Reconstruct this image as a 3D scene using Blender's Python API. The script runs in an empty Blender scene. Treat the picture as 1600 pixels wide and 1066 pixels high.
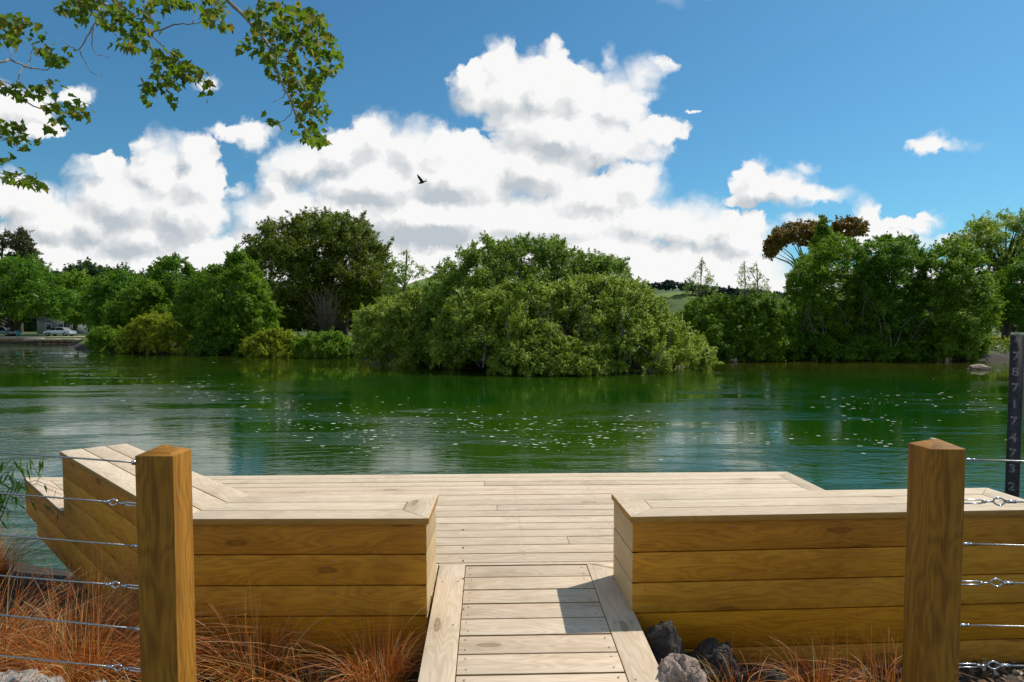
import bpy, math, random
import numpy as np
from mathutils import Vector, Matrix, noise as mnoise

# ------------------------------------------------------------------ camera
F = 1020.0                    # focal length in pixels of a 1600 px wide picture
HOR, CX = 512.0, 800.0        # where the horizon and the depth axis fall
CAMZ = 2.4
TH = math.atan(47.0 / F)      # slight downward pitch
CY = HOR + F * math.tan(TH)   # principal point
scene = bpy.context.scene
cam_d = bpy.data.cameras.new('camera')
cam = bpy.data.objects.new('camera', cam_d)
scene.collection.objects.link(cam)
cam.location = (0, 0, CAMZ)
cam.rotation_euler = (math.radians(90) - TH, 0, 0)
cam_d.sensor_width = 36
cam_d.lens = 36 * F / 1600
cam_d.shift_y = (CY - 533.0) / 1600
cam_d.clip_start = 0.05
cam_d.clip_end = 6000
scene.camera = cam

def ray(px, py):
    x, yc = (px - CX) / F, (py - CY) / F
    c, s = math.cos(TH), math.sin(TH)
    return Vector((x, c - yc * s, -s - yc * c))
def Pz(px, py, z):
    r = ray(px, py); t = (z - CAMZ) / r.z
    return Vector((r.x * t, r.y * t, z))
def Py(px, py, y):
    r = ray(px, py); t = y / r.y
    return Vector((r.x * t, y, CAMZ + r.z * t))

# ------------------------------------------------------------------ light, exposure
SUN_EL, SUN_AZ = math.radians(51.5), math.radians(59)
scene.view_settings.view_transform = 'Standard'
scene.view_settings.look = 'None'
scene.view_settings.exposure = 0.0
scene.view_settings.gamma = 1.0
sd = bpy.data.lights.new('sun', 'SUN'); sd.energy = 4.0; sd.angle = math.radians(0.53); sd.color = (1.0, 0.95, 0.87)
sun = bpy.data.objects.new('sun', sd); scene.collection.objects.link(sun)
sdir = Vector((math.sin(SUN_AZ) * math.cos(SUN_EL), math.cos(SUN_AZ) * math.cos(SUN_EL), math.sin(SUN_EL)))
sun.rotation_euler = sdir.to_track_quat('Z', 'Y').to_euler()
sun.location = (20, 10, 30)

class NT:
    """small helper to write node trees"""
    def __init__(self, tree): self.t = tree; self.n = tree.nodes; self.l = tree.links
    def node(self, typ, ins=None, **kw):
        nd = self.n.new(typ)
        for k, v in kw.items(): setattr(nd, k, v)
        for k, v in (ins or {}).items(): self.put(nd.inputs[k], v)
        return nd
    def put(self, sock, v):
        if isinstance(v, bpy.types.NodeSocket): self.l.new(v, sock)
        elif isinstance(v, bpy.types.Node): self.l.new(v.outputs[0], sock)
        else:
            if isinstance(v, (tuple, list)) and len(v) == 3 and sock.type == 'RGBA': v = (*v, 1)
            sock.default_value = v
    def m(self, op, a, b=0.0, c=0.0, clamp=False):
        return self.node('ShaderNodeMath', {0: a, 1: b, 2: c}, operation=op, use_clamp=clamp).outputs[0]
    def v(self, op, a, b=(0, 0, 0), c=None):
        nd = self.node('ShaderNodeVectorMath', {0: a, 1: b}, operation=op)
        if c is not None: self.put(nd.inputs[2], c)
        return nd.outputs['Value'] if op in ('LENGTH', 'DOT_PRODUCT', 'DISTANCE') else nd.outputs[0]
    def mix(self, f, a, b, blend='MIX'):
        nd = self.node('ShaderNodeMix', data_type='RGBA', blend_type=blend)
        self.put(nd.inputs[0], f); self.put(nd.inputs[6], a); self.put(nd.inputs[7], b)
        return nd.outputs[2]
    def ramp(self, f, stops, interp='LINEAR'):
        nd = self.node('ShaderNodeValToRGB', {0: f}); r = nd.color_ramp; r.interpolation = interp
        while len(r.elements) < len(stops): r.elements.new(0.5)
        for e, (p, c) in zip(r.elements, stops): e.position = p; e.color = (*c, 1) if len(c) == 3 else c
        return nd.outputs[0]
    def noise(self, vec, scale, detail=4, rough=.5, dist=0, out=0, lac=2.0):
        nd = self.node('ShaderNodeTexNoise', {'Vector': vec, 'Scale': scale, 'Detail': detail, 'Roughness': rough, 'Distortion': dist, 'Lacunarity': lac})
        return nd.outputs[out]
    def smooth(self, x, a, b, lo=0.0, hi=1.0):
        nd = self.node('ShaderNodeMapRange', {0: x, 1: a, 2: b, 3: lo, 4: hi}, interpolation_type='SMOOTHSTEP')
        return nd.outputs[0]

# ------------------------------------------------------------------ sky with cumulus (by direction of the sky)
world = bpy.data.worlds.new('World'); scene.world = world; world.use_nodes = True
try:
    world.cycles.sampling_method = 'MANUAL'; world.cycles.sample_map_resolution = 256
except Exception: pass
W = NT(world.node_tree); W.n.clear()
# cloud heads: (x, y, rx, ry), measured in the sky in units of F, centred on the depth axis and horizon
CL = [(745,130,36,38),(783,100,26,32),(800,140,62,45),(861,92,20,30),(850,140,60,55),(905,150,50,48),(936,122,26,12),(950,90,8,12),
 (965,160,50,40),(1003,122,22,26),(1024,97,15,9),(1010,203,50,22),(1036,190,20,9),(880,205,112,55),(955,222,78,32),(790,175,30,22),
 (700,232,62,32),(648,240,46,44),(583,218,44,42),(545,240,58,40),(478,252,58,34),(440,285,36,36),(600,290,115,52),(720,280,105,60),
 (835,262,95,48),(985,287,48,38),(1010,268,20,18),(930,310,85,42),(1000,340,60,32),(1062,348,50,30),(1120,352,40,26),(1160,378,48,30),
 (1180,274,24,20),(1198,296,62,26),(1150,316,34,10),(1262,300,44,13),(1246,260,11,5),(1350,334,24,20),(1402,350,46,15),(1345,374,85,22),
 (1440,340,16,7),(1490,374,38,12),(1255,348,34,12),(1447,226,36,9),(1447,218,14,10),(238,222,26,22),(250,262,50,48),(312,238,34,34),(318,285,40,46),
 (168,262,40,26),(200,312,82,52),(292,335,66,45),(148,345,50,42),(374,207,48,15),(395,218,20,14),(50,325,62,32),(0,310,60,36),(90,356,72,40),
 (374,299,18,9),(225,372,95,45),(700,350,60,40),(590,350,60,30),(15,168,86,38),(70,200,46,16),(126,151,26,16),(336,128,13,9),(406,335,46,34),(450,330,60,44),(385,362,34,20),(560,335,90,40),
 (1072,176,10,3),(1135,360,50,30),(1100,366,60,30),(1165,350,30,20),(700,345,180,50),(860,350,150,45),
 (-160,250,110,70),(-330,180,120,60),(1760,300,150,36),(1900,160,120,30),(2300,240,300,80),(-800,200,300,110)]
BASE = [(-200,440,500,90),(350,460,420,92),(800,455,380,102),(1085,460,165,84),(1500,482,420,68)]
def uv(px, py):
    r = ray(px, py); return (px - CX) / F, r.z / r.y
EDGES = [-1e6, 300, 520, 700, 860, 1040, 1e6]
def field_group(lo, hi):
    grp = bpy.data.node_groups.new('cumulus_field', 'ShaderNodeTree')
    grp.interface.new_socket('P', in_out='INPUT', socket_type='NodeSocketVector')
    grp.interface.new_socket('D', in_out='OUTPUT', socket_type='NodeSocketFloat')
    G = NT(grp); gi = grp.nodes.new('NodeGroupInput'); go = grp.nodes.new('NodeGroupOutput')
    acc = None
    for (cx, cy, rx, ry) in CL + BASE:
        if cx + rx + 55 < lo or cx - rx - 55 > hi: continue
        u, v = uv(cx, cy); a, b = F / rx, F / ry
        L = G.v('LENGTH', G.v('MULTIPLY_ADD', gi.outputs[0], (a, b, 0), (-u * a, -v * b, 0)))
        s = min(rx, ry) * .6 + max(rx, ry) * .15 + 3
        d = G.m('MULTIPLY_ADD', L, s, -s)
        acc = d if acc is None else G.m('SMOOTH_MIN', acc, d, 5.0)
    G.l.new(acc, go.inputs[0])
    return grp

tc = W.node('ShaderNodeTexCoord')
dirv = tc.outputs['Generated']
sep = W.node('ShaderNodeSeparateXYZ', {0: dirv})
ya = W.m('MAXIMUM', sep.outputs[1], 0.05)
U_ = W.m('DIVIDE', sep.outputs[0], ya); V_ = W.m('DIVIDE', sep.outputs[2], ya)
comb = W.node('ShaderNodeCombineXYZ', {0: U_, 1: V_})
p0 = comb.outputs[0]
w1 = W.v('MULTIPLY', W.v('SUBTRACT', W.noise(p0, 9, 2, .5, out=1), (.5, .5, .5)), (.045, .035, 0))
w2 = W.v('MULTIPLY', W.v('SUBTRACT', W.noise(p0, 34, 5, .62, out=1), (.5, .5, .5)), (.040, .038, 0))
pw = W.v('ADD', W.v('ADD', p0, w1), w2)
def billow(p, sc=17):
    b = W.node('ShaderNodeTexVoronoi', {'Vector': p, 'Scale': sc, 'Detail': 2.0, 'Roughness': .55, 'Lacunarity': 2.4}, feature='SMOOTH_F1', normalize=True, voronoi_dimensions='2D')
    W.put(b.inputs['Smoothness'], .35)
    return b.outputs['Distance']
sx, sy = .020, .024
ps = W.v('ADD', pw, (sx, sy, 0))
B0, B1 = billow(pw), billow(W.v('ADD', pw, (sx * .4, sy * .5, 0)))
soft = W.smooth(W.noise(p0, 8, 3), .40, .66, 2.5, 21.0)
nsoft = W.m('MULTIPLY', soft, -1.0)
bterm = W.m('MULTIPLY', W.m('SUBTRACT', B0, .28), 30.0)
brel = W.m('MULTIPLY', W.m('SUBTRACT', B1, B0), 1.2)
GR = [(225,375,95,58,1.0),(500,268,60,16,.6),(655,298,75,22,.6),(705,368,40,40,.75),(60,375,60,22,.5),(1120,398,50,14,.6),(790,388,60,16,.4),
      (1010,388,70,12,.3),(930,268,60,12,.3),(560,300,60,14,.35),(1205,320,60,8,.45),(590,365,50,22,.4),(850,330,60,14,.35),(20,180,70,18,.6),(325,352,40,16,.4)]
pg = W.v('ADD', W.v('ADD', p0, W.v('MULTIPLY', w1, (1.6, 1.6, 0))), w2)
gacc = None
for (cx, cy, rx, ry, k) in GR:
    u, v = uv(cx, cy); a, b = F / rx, F / ry
    L = W.v('LENGTH', W.v('MULTIPLY_ADD', pg, (a, b, 0), (-u * a, -v * b, 0)))
    g = W.smooth(L, 1.75, .1, 0.0, k * .62)
    gacc = g if gacc is None else W.m('MAXIMUM', gacc, g)
gn = W.m('MULTIPLY', W.smooth(W.noise(W.v('MULTIPLY', pw, (1, 1.5, 1)), 7, 4, .55), .40, .75), .17)
sky = W.node('ShaderNodeTexSky', sky_type='NISHITA', sun_disc=False, sun_elevation=SUN_EL, sun_rotation=SUN_AZ, air_density=1.0, dust_density=.6, ozone_density=2.2)
SKYS = 0.105
skyc = W.mix(1.0, sky.outputs[0], (.43, .87, 1.01), 'MULTIPLY')
def cloud_bg(lo, hi):
    grp = field_group(lo, hi)
    def field(p):
        g = W.node('ShaderNodeGroup'); g.node_tree = grp; W.put(g.inputs[0], p); return g.outputs[0]
    D0, D1 = field(pw), field(ps)
    dd = W.m('ADD', D0, bterm)
    mask = W.node('ShaderNodeMapRange', {0: dd, 1: soft, 2: nsoft, 3: 0.0, 4: 1.0}, interpolation_type='SMOOTHSTEP').outputs[0]
    inner = W.smooth(dd, 4, -40)
    relief = W.m('ADD', W.m('MULTIPLY', W.m('SUBTRACT', D1, D0), .037), brel)
    shade = W.m('ADD', W.m('MAXIMUM', gacc, W.m('MULTIPLY', gn, inner)), W.m('MULTIPLY', relief, -1.0))
    shade = W.m('ADD', shade, W.m('MULTIPLY', inner, .17), clamp=True)
    ccol = W.ramp(shade, [(0, (9.0, 9.0, 8.95)), (.18, (8.15, 8.2, 8.25)), (.42, (7.1, 7.28, 7.42)), (.75, (5.8, 6.15, 6.45)), (1, (4.9, 5.4, 5.85))])
    return W.node('ShaderNodeBackground', {0: W.mix(mask, skyc, ccol), 1: SKYS})
chain = cloud_bg(EDGES[-2], EDGES[-1])
for i in range(len(EDGES) - 3, -1, -1):
    cond = W.m('GREATER_THAN', U_, (EDGES[i + 1] - CX) / F)
    chain = W.node('ShaderNodeMixShader', {0: cond, 1: cloud_bg(EDGES[i], EDGES[i + 1]), 2: chain})
# elsewhere in the sky: unseen bright cloud added as fill light, thickest behind camera
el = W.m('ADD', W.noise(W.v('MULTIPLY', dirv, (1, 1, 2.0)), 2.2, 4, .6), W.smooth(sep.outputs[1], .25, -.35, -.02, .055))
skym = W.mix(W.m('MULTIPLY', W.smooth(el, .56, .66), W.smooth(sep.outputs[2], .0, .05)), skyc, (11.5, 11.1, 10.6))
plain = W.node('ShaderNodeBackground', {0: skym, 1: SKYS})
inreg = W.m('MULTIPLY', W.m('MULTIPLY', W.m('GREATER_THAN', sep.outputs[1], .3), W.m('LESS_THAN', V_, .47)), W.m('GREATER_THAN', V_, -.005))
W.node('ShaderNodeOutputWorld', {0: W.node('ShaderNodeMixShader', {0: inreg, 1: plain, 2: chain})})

# ------------------------------------------------------------------ object helpers
ROOT = scene.collection.objects
def tag(o, label=None, cat=None, group=None, kind=None):
    if label: o['label'] = label
    if cat: o['category'] = cat
    if group: o['group'] = group
    if kind: o['kind'] = kind
    return o
def empty(name, loc=(0, 0, 0)):
    o = bpy.data.objects.new(name, None); o.location = loc; o.empty_display_size = .2; ROOT.link(o); return o
def mesh_np(name, verts, faces_flat, nper, mat, parent=None, uvs=None, smooth=False, origin=None):
    """verts (N,3); faces_flat loop indices; nper verts per face (int or array)"""
    verts = np.asarray(verts, dtype=np.float32)
    if origin is None and parent is not None: origin = parent_world(parent)
    if origin is not None: verts = verts - np.array(origin, dtype=np.float32)
    faces_flat = np.asarray(faces_flat, dtype=np.int32).ravel()
    me = bpy.data.meshes.new(name)
    if np.isscalar(nper): nf = len(faces_flat) // nper; tot = np.full(nf, nper, dtype=np.int32)
    else: tot = np.asarray(nper, dtype=np.int32); nf = len(tot)
    start = np.concatenate(([0], np.cumsum(tot)[:-1])).astype(np.int32)
    me.vertices.add(len(verts)); me.vertices.foreach_set('co', verts.ravel())
    me.loops.add(len(faces_flat)); me.loops.foreach_set('vertex_index', faces_flat)
    me.polygons.add(nf); me.polygons.foreach_set('loop_start', start); me.polygons.foreach_set('loop_total', tot)
    if smooth: me.polygons.foreach_set('use_smooth', np.ones(nf, dtype=bool))
    if uvs is not None:
        l = me.uv_layers.new(name='UVMap'); l.data.foreach_set('uv', np.asarray(uvs, dtype=np.float32).ravel())
    me.update(calc_edges=True); me.validate()
    if mat is not None: me.materials.append(mat)
    o = bpy.data.objects.new(name, me); ROOT.link(o)
    if parent is not None:
        o.parent = parent
    elif origin is not None: o.location = origin
    return o
def parent_world(p):
    v = Vector((0, 0, 0))
    while p is not None: v = v + Vector(p.location); p = p.parent
    return v

class MB:
    """collects simple solids into one mesh"""
    def __init__(self): self.v = []; self.f = []; self.t = []; self.uv = []
    def add(self, vs, fs, uvs=None):
        b = len(self.v); self.v += [tuple(q) for q in vs]
        for i, f in enumerate(fs):
            self.f += [b + k for k in f]; self.t.append(len(f))
            self.uv += list(uvs[i]) if uvs else [(0, 0)] * len(f)
    def tube(self, pts, rad, seg=8, cap=True):
        pts = [Vector(p) for p in pts]; n = len(pts)
        if not hasattr(rad, '__len__'): rad = [rad] * n
        vs = []; ref = None
        for i, p in enumerate(pts):
            d = (pts[min(i + 1, n - 1)] - pts[max(i - 1, 0)])
            d = d.normalized() if d.length > 1e-9 else Vector((0, 0, 1))
            if ref is None: ref = Vector((0, 0, 1)) if abs(d.z) < .9 else Vector((1, 0, 0))
            a = d.cross(ref).normalized(); ref2 = a.cross(d).normalized(); ref = ref2
            for k in range(seg):
                t = 2 * math.pi * k / seg
                vs.append(p + (a * math.cos(t) + ref2 * math.sin(t)) * rad[i])
        fs = []
        for i in range(n - 1):
            for k in range(seg):
                k2 = (k + 1) % seg
                fs.append((i * seg + k, i * seg + k2, (i + 1) * seg + k2, (i + 1) * seg + k))
        if cap: fs.append(tuple(range(seg))[::-1]); fs.append(tuple((n - 1) * seg + k for k in range(seg)))
        self.add(vs, fs)
    def box(self, c, s, rot=None):
        vs = [Vector((x * s[0] / 2, y * s[1] / 2, z * s[2] / 2)) for z in (-1, 1) for y in (-1, 1) for x in (-1, 1)]
        if rot is not None: vs = [rot @ q for q in vs]
        c = Vector(c); vs = [q + c for q in vs]
        self.add(vs, [(0, 2, 3, 1), (4, 5, 7, 6), (0, 1, 5, 4), (2, 6, 7, 3), (0, 4, 6, 2), (1, 3, 7, 5)])
    def plank(self, quad, down, along=None):
        """quad: four corners of the visible face in order, solid goes 'down' from it; uv u runs along 'along'"""
        q = [Vector(p) for p in quad]; dn = Vector(down); n = len(q)
        if along is None: along = (q[1] - q[0]).normalized()
        nrm = (q[1] - q[0]).cross(q[2] - q[1]).normalized()
        if nrm.dot(dn) > 0: q = q[::-1]; nrm = -nrm
        ac = nrm.cross(along).normalized(); ou, ov = random.uniform(0, 50), random.uniform(0, 50)
        vs = q + [p + dn for p in q]
        fs = [tuple(range(n)), tuple(range(2 * n - 1, n - 1, -1))]
        for i in range(n): fs.append((i, n + i, n + (i + 1) % n, (i + 1) % n))
        def U(p): return (p.dot(along) + ou, p.dot(ac) + p.dot(nrm) * .9 + ov)
        self.add(vs, fs, [[U(vs[k]) for k in f] for f in fs])
    def build(self, name, mat, parent=None, smooth=False, bevel=0, origin=None):
        o = mesh_np(name, self.v, self.f, self.t, mat, parent, self.uv, smooth, origin)
        if bevel:
            m = o.modifiers.new('bevel', 'BEVEL'); m.width = bevel; m.segments = 2; m.limit_method = 'ANGLE'; m.angle_limit = math.radians(40)
        return o

def mat_new(name):
    m = bpy.data.materials.new(name); m.use_nodes = True; n = NT(m.node_tree); n.n.clear()
    return m, n
def out(n, sh): n.node('ShaderNodeOutputMaterial', {0: sh})
def principled(n, **k):
    nd = n.node('ShaderNodeBsdfPrincipled')
    for a, b in k.items(): n.put(nd.inputs[a.replace('_', ' ')], b)
    return nd

def wood(name, light, dark, amount=.5, grain=1.0, grey=0.0, rough=.72, varia=.22, knots=True, edge=None, ksel_=.45):
    m, n = mat_new(name)
    uvn = n.node('ShaderNodeUVMap').outputs[0]
    isl = n.node('ShaderNodeNewGeometry').outputs['Random Per Island']
    warp = n.noise(n.v('MULTIPLY', uvn, (1.3, 6, 1)), 1.0, 3, .5)
    s = n.v('ADD', n.v('MULTIPLY', uvn, (1.0, 30 * grain, 1)), n.node('ShaderNodeCombineXYZ', {1: n.m('MULTIPLY', warp, 9.0), 2: n.m('MULTIPLY', isl, 37.0)}))
    g1 = n.noise(s, 1.0, 6, .62)
    g2 = n.noise(n.v('MULTIPLY', uvn, (7, 330, 1)), 1.0, 2, .6)
    big = n.noise(n.v('MULTIPLY', uvn, (1.1, 5, 1)), 1.0, 3, .5)
    ringw = n.node('ShaderNodeTexWave', {'Vector': n.v('ADD', n.v('MULTIPLY', uvn, (.5, 9, 0)), n.node('ShaderNodeCombineXYZ', {1: n.m('MULTIPLY', big, 6.0)})), 'Scale': 1.0, 'Distortion': 3.5, 'Detail': 2.0, 'Detail Scale': 1.0}, wave_type='BANDS', bands_direction='Y')
    f = n.m('ADD', n.m('MULTIPLY', g1, .55), n.m('ADD', n.m('MULTIPLY', g2, .33), n.m('MULTIPLY', ringw.outputs[1], .12)))
    f = n.smooth(f, .34, .7)
    col = n.mix(n.m('MULTIPLY', f, amount), light, dark)
    br = n.node('ShaderNodeHueSaturation', {'Hue': n.m('ADD', n.m('MULTIPLY', isl, .008), .496), 'Saturation': n.m('ADD', n.m('MULTIPLY', n.m('FRACT', n.m('MULTIPLY', isl, 7.3)), .04), 1.0), 'Value': n.m('ADD', n.m('MULTIPLY', n.m('FRACT', n.m('MULTIPLY', isl, 13.7)), varia), 1 - varia / 2), 'Color': col})
    col = br.outputs[0]
    st = n.smooth(n.noise(n.v('MULTIPLY', uvn, (1.5, 4, 1)), 1.6, 5, .6), .52, .75)
    col = n.mix(n.m('MULTIPLY', st, .22 + grey), col, tuple(.55 * a for a in dark))
    if knots:
        vo = n.node('ShaderNodeTexVoronoi', {'Vector': n.v('ADD', n.v('MULTIPLY', uvn, (1.25, 4.3, 1)), n.v('MULTIPLY', n.noise(uvn, 14, 2, out=1), (.1, .1, 0))), 'Scale': 1.0}, voronoi_dimensions='2D')
        kd = vo.outputs['Distance']
        ksel = n.m('GREATER_THAN', n.node('ShaderNodeSeparateColor', {0: vo.outputs['Color']}).outputs[0], ksel_)
        kn = n.m('MULTIPLY', n.smooth(kd, .075, .03), ksel)
        ring = n.m('MULTIPLY', n.m('MULTIPLY', n.smooth(kd, .085, .06), n.smooth(kd, .035, .055)), ksel)
        kr = n.m('MULTIPLY', n.smooth(kd, .3, .05), ksel)
        col = n.mix(n.m('MULTIPLY', kr, .22), col, dark)
        col = n.mix(n.m('MULTIPLY', kn, .5), col, tuple(.55 * a for a in (dark[0], dark[1] * .85, dark[2] * .7)))
        col = n.mix(n.m('MULTIPLY', ring, .5), col, tuple(.35 * a for a in dark))
    stn = n.smooth(n.noise(n.node('ShaderNodeTexCoord').outputs['Object'], 1.7, 7, .68), .50, .70)
    col = n.mix(n.m('MULTIPLY', stn, .26), col, tuple(.6 * a for a in dark))
    if edge:   # only the upward faces are bleached, sawn edges keep the fresh colour
        nz = n.node('ShaderNodeSeparateXYZ', {0: n.node('ShaderNodeNewGeometry').outputs['True Normal']}).outputs[2]
        col = n.mix(n.smooth(nz, .55, .2), col, n.mix(n.m('MULTIPLY', f, .6), edge, tuple(.6 * q for q in edge)))
    bump = n.node('ShaderNodeBump', {'Height': n.m('ADD', g1, n.m('MULTIPLY', g2, .6)), 'Strength': .35, 'Distance': .002})
    out(n, principled(n, Base_Color=col, Roughness=rough, Normal=bump.outputs[0], Specular_IOR_Level=.3))
    return m

M = {}
M['deck'] = wood('bleached pine', (.70, .555, .40), (.40, .275, .155), .62, 1.0, .0, varia=.24, edge=(.34, .22, .09), ksel_=.8)
M['cap'] = wood('pale pine', (.74, .59, .42), (.43, .295, .155), .55, .9, varia=.18, edge=(.46, .24, .05), ksel_=.75)
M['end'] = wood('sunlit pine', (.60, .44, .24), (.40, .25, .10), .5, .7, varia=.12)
M['face'] = wood('golden pine', (.64, .285, .026), (.33, .11, .007), .72, .6, varia=.2, ksel_=.3)
M['post'] = wood('treated post', (.40, .18, .022), (.15, .06, .006), .85, 1.3, varia=.1, knots=False)
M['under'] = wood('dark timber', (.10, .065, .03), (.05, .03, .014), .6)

def simple(name, col, rough=.6, metal=0, nscale=0, namt=.3, bump=0):
    m, n = mat_new(name)
    c = col; kw = {}
    if nscale:
        p = n.node('ShaderNodeTexCoord').outputs['Object']
        nz = n.noise(p, nscale, 6, .6)
        c = n.mix(n.smooth(nz, .3, .7), tuple(a * (1 - namt) for a in col), tuple(min(1, a * (1 + namt)) for a in col))
        if bump: kw['Normal'] = n.node('ShaderNodeBump', {'Height': nz, 'Strength': 1.0, 'Distance': bump}).outputs[0]
    out(n, principled(n, Base_Color=c, Roughness=rough, Metallic=metal, **kw)); return m
M['steel'] = simple('stainless steel', (.62, .62, .62), .22, 1.0)
M['cable'] = simple('steel wire rope', (.42, .41, .38), .38, 1.0, 400, .5, .001)
M['screw'] = simple('screw head', (.32, .27, .22), .45, .6)

def leaf_mat(name, c1, c2, c3=None, trans=.4, freq=.35, rough=.5):
    m, n = mat_new(name)
    isl = n.node('ShaderNodeNewGeometry').outputs['Random Per Island']
    p = n.node('ShaderNodeTexCoord').outputs['Object']
    big = n.smooth(n.noise(p, freq, 3, .6), .35, .65)
    col = n.mix(n.m('ADD', n.m('MULTIPLY', big, .6), n.m('MULTIPLY', isl, .4)), c1, c2)
    if c3: col = n.mix(n.m('GREATER_THAN', n.m('FRACT', n.m('MULTIPLY', isl, 17.3)), .80), col, c3)
    pr = principled(n, Base_Color=col, Roughness=rough, Specular_IOR_Level=.35)
    tr = n.node('ShaderNodeBsdfTranslucent', {0: n.mix(.5, col, (.13, .20, .01), 'ADD')})
    out(n, n.node('ShaderNodeMixShader', {0: trans, 1: pr, 2: tr})); return m
M['bark'] = simple('bark', (.12, .095, .07), .9, 0, 6, .5, .02)
M['bark_pale'] = simple('pale bark', (.34, .29, .24), .85, 0, 14, .35, .004)
M['bark_grey'] = simple('grey twigs', (.16, .13, .11), .9, 0, 8, .4)

# ------------------------------------------------------------------ terrain and water
FS = [(-400, 98), (-64, 98), (-60, 90), (-44, 68), (-38, 63), (-22, 57), (-13, 53), (-8, 45), (-3, 38), (5, 37), (10, 41), (15, 48.5), (34, 48), (39, 50.5), (60, 54), (120, 62), (400, 90)]
fsx, fsy = np.array([a for a, b in FS]), np.array([b for a, b in FS])
def far_shore(x): return np.interp(x, fsx, fsy)
def near_shore(x): return np.where(x < 0, 4.9 - .34 * x, 4.9 + .06 * x).clip(4.0, 26)
def fb(x, y, s, seed=0.):
    return np.array([mnoise.fractal(Vector((a * s, b * s, seed)), 1.0, 2.0, 4) for a, b in zip(x.ravel(), y.ravel())]).reshape(x.shape)
def ground_h(x, y):
    ns, fs = near_shore(x), far_shore(x)
    t = ((y - 2.0) / (ns - 2.0)).clip(0, 3)
    near = .86 * (1 - t ** 2.2)
    d = (y - fs)
    far = np.where(d < 0, d * .25, np.minimum(1.0, d * .9))
    far = far + np.clip(d - 3, 0, 60) * .006
    h = np.where(y < (ns + fs) / 2, near, far)
    return np.maximum(h, -1.6)
def grid(xs, ys, hfun):
    X, Y = np.meshgrid(xs, ys); Z = hfun(X, Y)
    nx, ny = len(xs), len(ys)
    v = np.stack([X, Y, Z], -1).reshape(-1, 3)
    i = (np.arange(ny - 1)[:, None] * nx + np.arange(nx - 1)[None, :]).ravel()
    f = np.stack([i, i + 1, i + nx + 1, i + nx], -1)
    return v, f
def hills_h(x, y):
    """rolling pasture far behind the river"""
    def g(cx, cy, sx_, sy_, a): return a * np.exp(-((x - cx) / sx_) ** 2 - ((y - cy) / sy_) ** 2)
    return (g(-52, 620, 70, 120, 41) + g(-120, 640, 90, 90, 17) + g(150, 700, 75, 130, 43) + g(330, 900, 220, 160, 50) + g(-420, 900, 260, 200, 26) + g(150, 560, 60, 60, 16)) * np.clip((y - 260) / 150, 0, 1)
def full_h(x, y):
    h = ground_h(x, y)
    h = h + np.where(y > 250, hills_h(x, y), 0)
    return h
def sp(a, b, n, p): return a + (b - a) * np.linspace(0, 1, n) ** p
xs = np.concatenate([-sp(14, 3000, 90, 3.0)[::-1], np.linspace(-13.5, 13.5, 109), sp(14, 3000, 90, 3.0)])
ys = np.concatenate([-sp(3, 3000, 30, 3.5)[::-1], np.linspace(-2.5, 9, 70), sp(9.4, 36, 30, 1), np.linspace(36.5, 102, 132), sp(104, 4000, 100, 2.4)])
def gh2(x, y):
    h = full_h(x, y)
    n1 = fb(x, y, .9) * .05 * (np.abs(y) < 12) + fb(x, y, .15, 3.) * .25 * (y > 30)
    return h + n1
gv, gf = grid(xs, ys, gh2)
m, n = mat_new('ground')
p = n.node('ShaderNodeTexCoord').outputs['Object']
sepp = n.node('ShaderNodeSeparateXYZ', {0: p})
grassc = n.mix(n.smooth(n.noise(p, .25, 5, .6), .35, .65), (.030, .060, .008), (.075, .11, .016))
grassc = n.mix(n.smooth(n.noise(p, .012, 5, .6), .42, .62), grassc, (.17, .24, .04))
soil = n.mix(n.smooth(n.noise(p, 9, 6, .7), .35, .65), (.018, .013, .009), (.07, .05, .035))
nearm = n.smooth(sepp.outputs[1], 20, 30)
shore = n.smooth(sepp.outputs[2], .25, .7)
c = n.mix(n.m('MULTIPLY', nearm, shore), soil, grassc)
bmp = n.node('ShaderNodeBump', {'Height': n.noise(p, 14, 6, .7), 'Strength': .8, 'Distance': .03})
out(n, principled(n, Base_Color=c, Roughness=.95, Normal=bmp.outputs[0]))
M['ground'] = m
tag(mesh_np('ground', gv, gf, 4, m, smooth=True), kind='structure')

# water
m, n = mat_new('river water')
p = n.node('ShaderNodeTexCoord').outputs['Object']
sepp = n.node('ShaderNodeSeparateXYZ', {0: p})
# currents: long smooth tongues and rippled bands
pc = n.v('MULTIPLY', p, (.06, .24, 1))
cur = n.noise(pc, 1.0, 5, .55, 1.2)
cur2 = n.noise(n.v('MULTIPLY', p, (.16, .9, 1)), 1.0, 4, .55, .8)
pat = n.smooth(n.m('ADD', n.m('MULTIPLY', cur, .65), n.m('MULTIPLY', cur2, .35)), .485, .53)
nearr = n.smooth(sepp.outputs[1], 34, 12, .0, 1.0)
rip1 = n.noise(n.v('MULTIPLY', p, (.4, 1.1, 1)), .9, 3, .5, .8)
rip2 = n.noise(n.v('MULTIPLY', p, (.5, 1.35, 1)), 3.2, 4, .58, 1.0)
rip3 = n.noise(n.v('MULTIPLY', p, (.8, 1.6, 1)), 13.0, 3, .6)
hgt = n.m('ADD', n.m('MULTIPLY', rip1, .035), n.m('ADD', n.m('MULTIPLY', rip2, .042), n.m('MULTIPLY', rip3, .003)))
stren = n.m('ADD', .02, n.m('ADD', n.m('MULTIPLY', pat, n.m('ADD', .26, n.m('MULTIPLY', nearr, .16))), n.m('MULTIPLY', nearr, .11)))
bmp = n.node('ShaderNodeBump', {'Height': hgt, 'Strength': stren, 'Distance': 1.0})
body = n.mix(n.smooth(n.noise(n.v('MULTIPLY', p, (.05, .1, 1)), 1.0, 2), .4, .6), (.004, .046, .002), (.018, .060, .001))
shal = n.smooth(sepp.outputs[1], 24, 46)
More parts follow.
